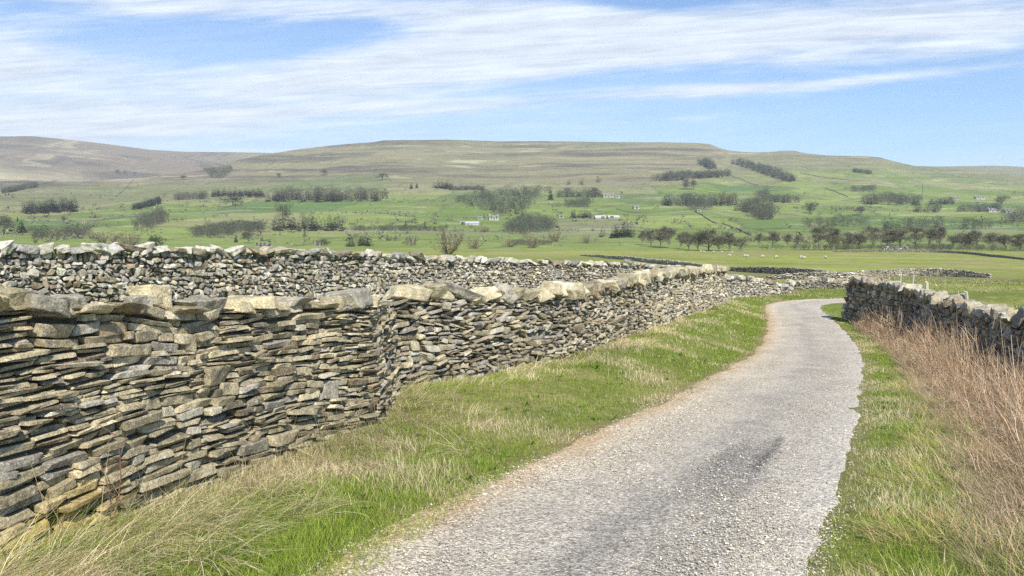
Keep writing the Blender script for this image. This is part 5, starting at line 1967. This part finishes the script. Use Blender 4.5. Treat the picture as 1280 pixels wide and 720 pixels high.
# ------------------------------------------------------------------ sky, sun, air, camera
def build_world():
    w = bpy.data.worlds.new('World')
    SC.world = w
    w.use_nodes = True
    nt = w.node_tree
    nt.nodes.clear()
    out = nd(nt, 'ShaderNodeOutputWorld')
    sky = nd(nt, 'ShaderNodeTexSky', sky_type='NISHITA', sun_disc=False, sun_elevation=SUN_EL, sun_rotation=SUN_ROT, altitude=300, air_density=1.0, dust_density=0.35, ozone_density=2.0)
    bg = nd(nt, 'ShaderNodeBackground', i_Strength=SKY_STRENGTH)
    tint = nd(nt, 'ShaderNodeVectorMath', operation='MULTIPLY')
    tint.inputs[1].default_value = (.70, .97, 1.20)
    nt.links.new(sky.outputs[0], tint.inputs[0])
    nt.links.new(tint.outputs[0], bg.inputs[0])
    tc = nd(nt, 'ShaderNodeTexCoord')
    sep = nd(nt, 'ShaderNodeSeparateXYZ')
    nt.links.new(tc.outputs['Generated'], sep.inputs[0])

    def mth(op, a, b=None, c=None, clamp=False):
        n = nd(nt, 'ShaderNodeMath', operation=op)
        n.use_clamp = clamp
        for k, v in enumerate((a, b, c)):
            if v is None:
                continue
            if isinstance(v, (int, float)):
                n.inputs[k].default_value = v
            else:
                nt.links.new(v, n.inputs[k])
        return n.outputs[0]
    X, Y, Z = sep.outputs
    # bearing (degrees-like) and height over the horizon, straight from the direction of view
    yy = mth('MAXIMUM', Y, 0.12)
    u0 = mth('MULTIPLY', mth('DIVIDE', X, yy), 10.0)
    v0 = mth('MULTIPLY', mth('DIVIDE', Z, yy), 10.0)

    def noise(uu, vv, su, sv, detail=6, rough=.6, dist=0.0, off=0.0):
        cv = nd(nt, 'ShaderNodeCombineXYZ')
        nt.links.new(mth('MULTIPLY', uu, su), cv.inputs[0])
        nt.links.new(mth('MULTIPLY', vv, sv), cv.inputs[1])
        cv.inputs[2].default_value = off
        n = nd(nt, 'ShaderNodeTexNoise', i_Scale=1.0, i_Detail=detail, i_Roughness=rough, i_Distortion=dist)
        nt.links.new(cv.outputs[0], n.inputs['Vector'])
        return mth('SUBTRACT', n.outputs[0], .5)
    vt = mth('SUBTRACT', v0, mth('MULTIPLY', u0, .06))
    nA = noise(u0, vt, .28, 2.2, 7, .62, .4, 1.0)
    nB = noise(u0, vt, .9, 7.0, 6, .6, .3, 5.0)
    nD = noise(u0, vt, .55, 9.0, 6, .65, .9, 13.0)
    nC = noise(u0, vt, .16, .9, 4, .5, .2, 9.0)
    u = mth('ADD', u0, mth('MULTIPLY', nA, 1.6))
    v = mth('ADD', v0, mth('ADD', mth('MULTIPLY', nC, .55), mth('MULTIPLY', nA, .35)))
    total = None
    for (px, py, sx, sy, rot, amp) in CLOUDS:
        cu, cv_ = (px - 640) / 93.0, (285 - py) / 93.0
        a, b = mth('SUBTRACT', u, cu), mth('SUBTRACT', v, cv_)
        c, s = math.cos(rot), math.sin(rot)
        p = mth('ADD', mth('MULTIPLY', a, c / (sx / 93)), mth('MULTIPLY', b, s / (sx / 93)))
        q = mth('ADD', mth('MULTIPLY', a, -s / (sy / 93)), mth('MULTIPLY', b, c / (sy / 93)))
        e = mth('POWER', 2.718, mth('MULTIPLY', mth('ADD', mth('MULTIPLY', p, p), mth('MULTIPLY', q, q)), -1.0))
        e = mth('MULTIPLY', e, amp)
        total = e if total is None else mth('ADD', total, e)
    dens = mth('ADD', total, mth('ADD', mth('MULTIPLY', nD, .5), mth('ADD', mth('MULTIPLY', nB, .7), mth('MULTIPLY', nA, 1.3))))
    r = nd(nt, 'ShaderNodeMapRange', interpolation_type='SMOOTHSTEP')
    r.inputs[1].default_value, r.inputs[2].default_value = .18, 1.25
    r.inputs[3].default_value, r.inputs[4].default_value = 0, .9
    nt.links.new(dens, r.inputs[0])
    # thin milky veil low down, thicker on the left
    veil = mth('MULTIPLY', mth('POWER', 2.718, mth('MULTIPLY', mth('POWER', mth('DIVIDE', mth('SUBTRACT', v0, 1.25), 1.15), 2.0), -1.0)),
               mth('MULTIPLY', mth('SUBTRACT', 1.0, mth('DIVIDE', mth('ADD', u0, 7.0), 12.0, None, True)), .62))
    veil = mth('ADD', veil, mth('MULTIPLY', mth('POWER', 2.718, mth('MULTIPLY', v0, -1.1)), .35))
    veil = mth('MULTIPLY', veil, mth('ADD', 1.0, mth('MULTIPLY', nA, 1.2)), None, True)
    veil = mth('ADD', veil, .03)
    fac = mth('SUBTRACT', 1.0, mth('MULTIPLY', mth('SUBTRACT', 1.0, r.outputs[0]), mth('SUBTRACT', 1.0, veil)))
    cl = nd(nt, 'ShaderNodeBackground', i_Strength=CLOUD_STRENGTH)
    cb = mth('ADD', .97, mth('ADD', mth('MULTIPLY', nB, .55), mth('MULTIPLY', nD, .7)))
    cc = nd(nt, 'ShaderNodeCombineXYZ')
    nt.links.new(mth('MULTIPLY', cb, .84), cc.inputs[0])
    nt.links.new(mth('MULTIPLY', cb, .925), cc.inputs[1])
    nt.links.new(mth('MULTIPLY', cb, 1.03), cc.inputs[2])
    nt.links.new(cc.outputs[0], cl.inputs[0])
    ms = nd(nt, 'ShaderNodeMixShader')
    nt.links.new(fac, ms.inputs[0])
    nt.links.new(bg.outputs[0], ms.inputs[1])
    nt.links.new(cl.outputs[0], ms.inputs[2])
    nt.links.new(ms.outputs[0], out.inputs[0])


SUN_AZ, SUN_EL = R(166), R(45)        # bearing the light comes from, clockwise from the viewing direction
SUN_ROT = SUN_AZ
SKY_STRENGTH, CLOUD_STRENGTH, SUN_STRENGTH, EXPOSURE = 0.095, 0.72, 4.9, 0.56
CLOUDS = [(40, 75, 330, 55, .05, 1.0), (300, 135, 300, 32, .05, .7), (500, 88, 190, 26, .12, .95), (700, 60, 190, 42, .1, .9), (960, 50, 420, 30, .02, 1.1), (620, 18, 240, 22, 0, .7), (1180, 20, 250, 38, 0, .8),
          (180, 8, 260, 16, -.05, .8), (1040, 104, 330, 8, .07, .75), (890, 117, 150, 12, .03, .55), (850, 150, 110, 5, .08, .6), (590, 140, 150, 9, 0, .5), (1180, 165, 160, 8, .05, .35), (130, 165, 330, 24, 0, .65),
          (265, 54, 160, 22, .0, -1.4), (420, 45, 80, 10, 0, -.5), (815, 3, 60, 9, 0, -.7), (760, 100, 90, 10, 0, -.3)]
build_world()
sl = bpy.data.lights.new('sun', 'SUN')
sl.energy = SUN_STRENGTH
sl.angle = R(1.2)
sl.color = (1.0, .94, .835)
so = bpy.data.objects.new('sun', sl)
COL.objects.link(so)
from mathutils import Vector
dirv = Vector((math.sin(SUN_AZ) * math.cos(SUN_EL), math.cos(SUN_AZ) * math.cos(SUN_EL), math.sin(SUN_EL)))
so.rotation_euler = (-dirv).to_track_quat('-Z', 'Y').to_euler()

HAZE_DENSITY = 0.00012


def build_haze():
    lo, hi = float(GZ.min()) - 1.0, float(GZ.max()) + 12
    s = Soup()
    s.box((0, 2300, (lo + hi) / 2), (5300, 2900, (hi - lo) / 2), (1, 1, 1))
    m = bpy.data.materials.new('valley_air')
    m.use_nodes = True
    nt = m.node_tree
    nt.nodes.clear()
    o_ = nd(nt, 'ShaderNodeOutputMaterial')
    v = nd(nt, 'ShaderNodeVolumePrincipled')
    v.inputs['Color'].default_value = (.93, .95, 1.0, 1)
    v.inputs['Density'].default_value = HAZE_DENSITY
    v.inputs['Anisotropy'].default_value = 0.0
    nt.links.new(v.outputs[0], o_.inputs['Volume'])
    o = obj('haze', s.mesh('haze'), m)
    tag(o, 'thin pale blue haze filling the valley', 'haze', kind='stuff')


build_haze()
cd_ = bpy.data.cameras.new('camera')
cd_.sensor_width = 36.0
cd_.lens = 36.0 * F / 1280.0
cd_.clip_start = 0.05
cd_.clip_end = 20000
co_ = bpy.data.objects.new('camera', cd_)
COL.objects.link(co_)
co_.location = (0, 0, EYE)
co_.rotation_euler = (math.pi / 2 - TH, 0, 0)
SC.camera = co_
vs = SC.view_settings
SC.display_settings.display_device = 'sRGB'
vs.view_transform = 'Standard'
vs.look = 'None'
vs.exposure = EXPOSURE
vs.gamma = 1.0
vs.use_curve_mapping = False
SC.render.engine = 'CYCLES'
cy = SC.cycles
cy.use_denoising = False
try:
    cy.denoiser = 'OPENIMAGEDENOISE'
except Exception:
    pass
cy.max_bounces = 5
cy.diffuse_bounces = 3
cy.transparent_max_bounces = 8
cy.volume_bounces = 0
cy.use_adaptive_sampling = True
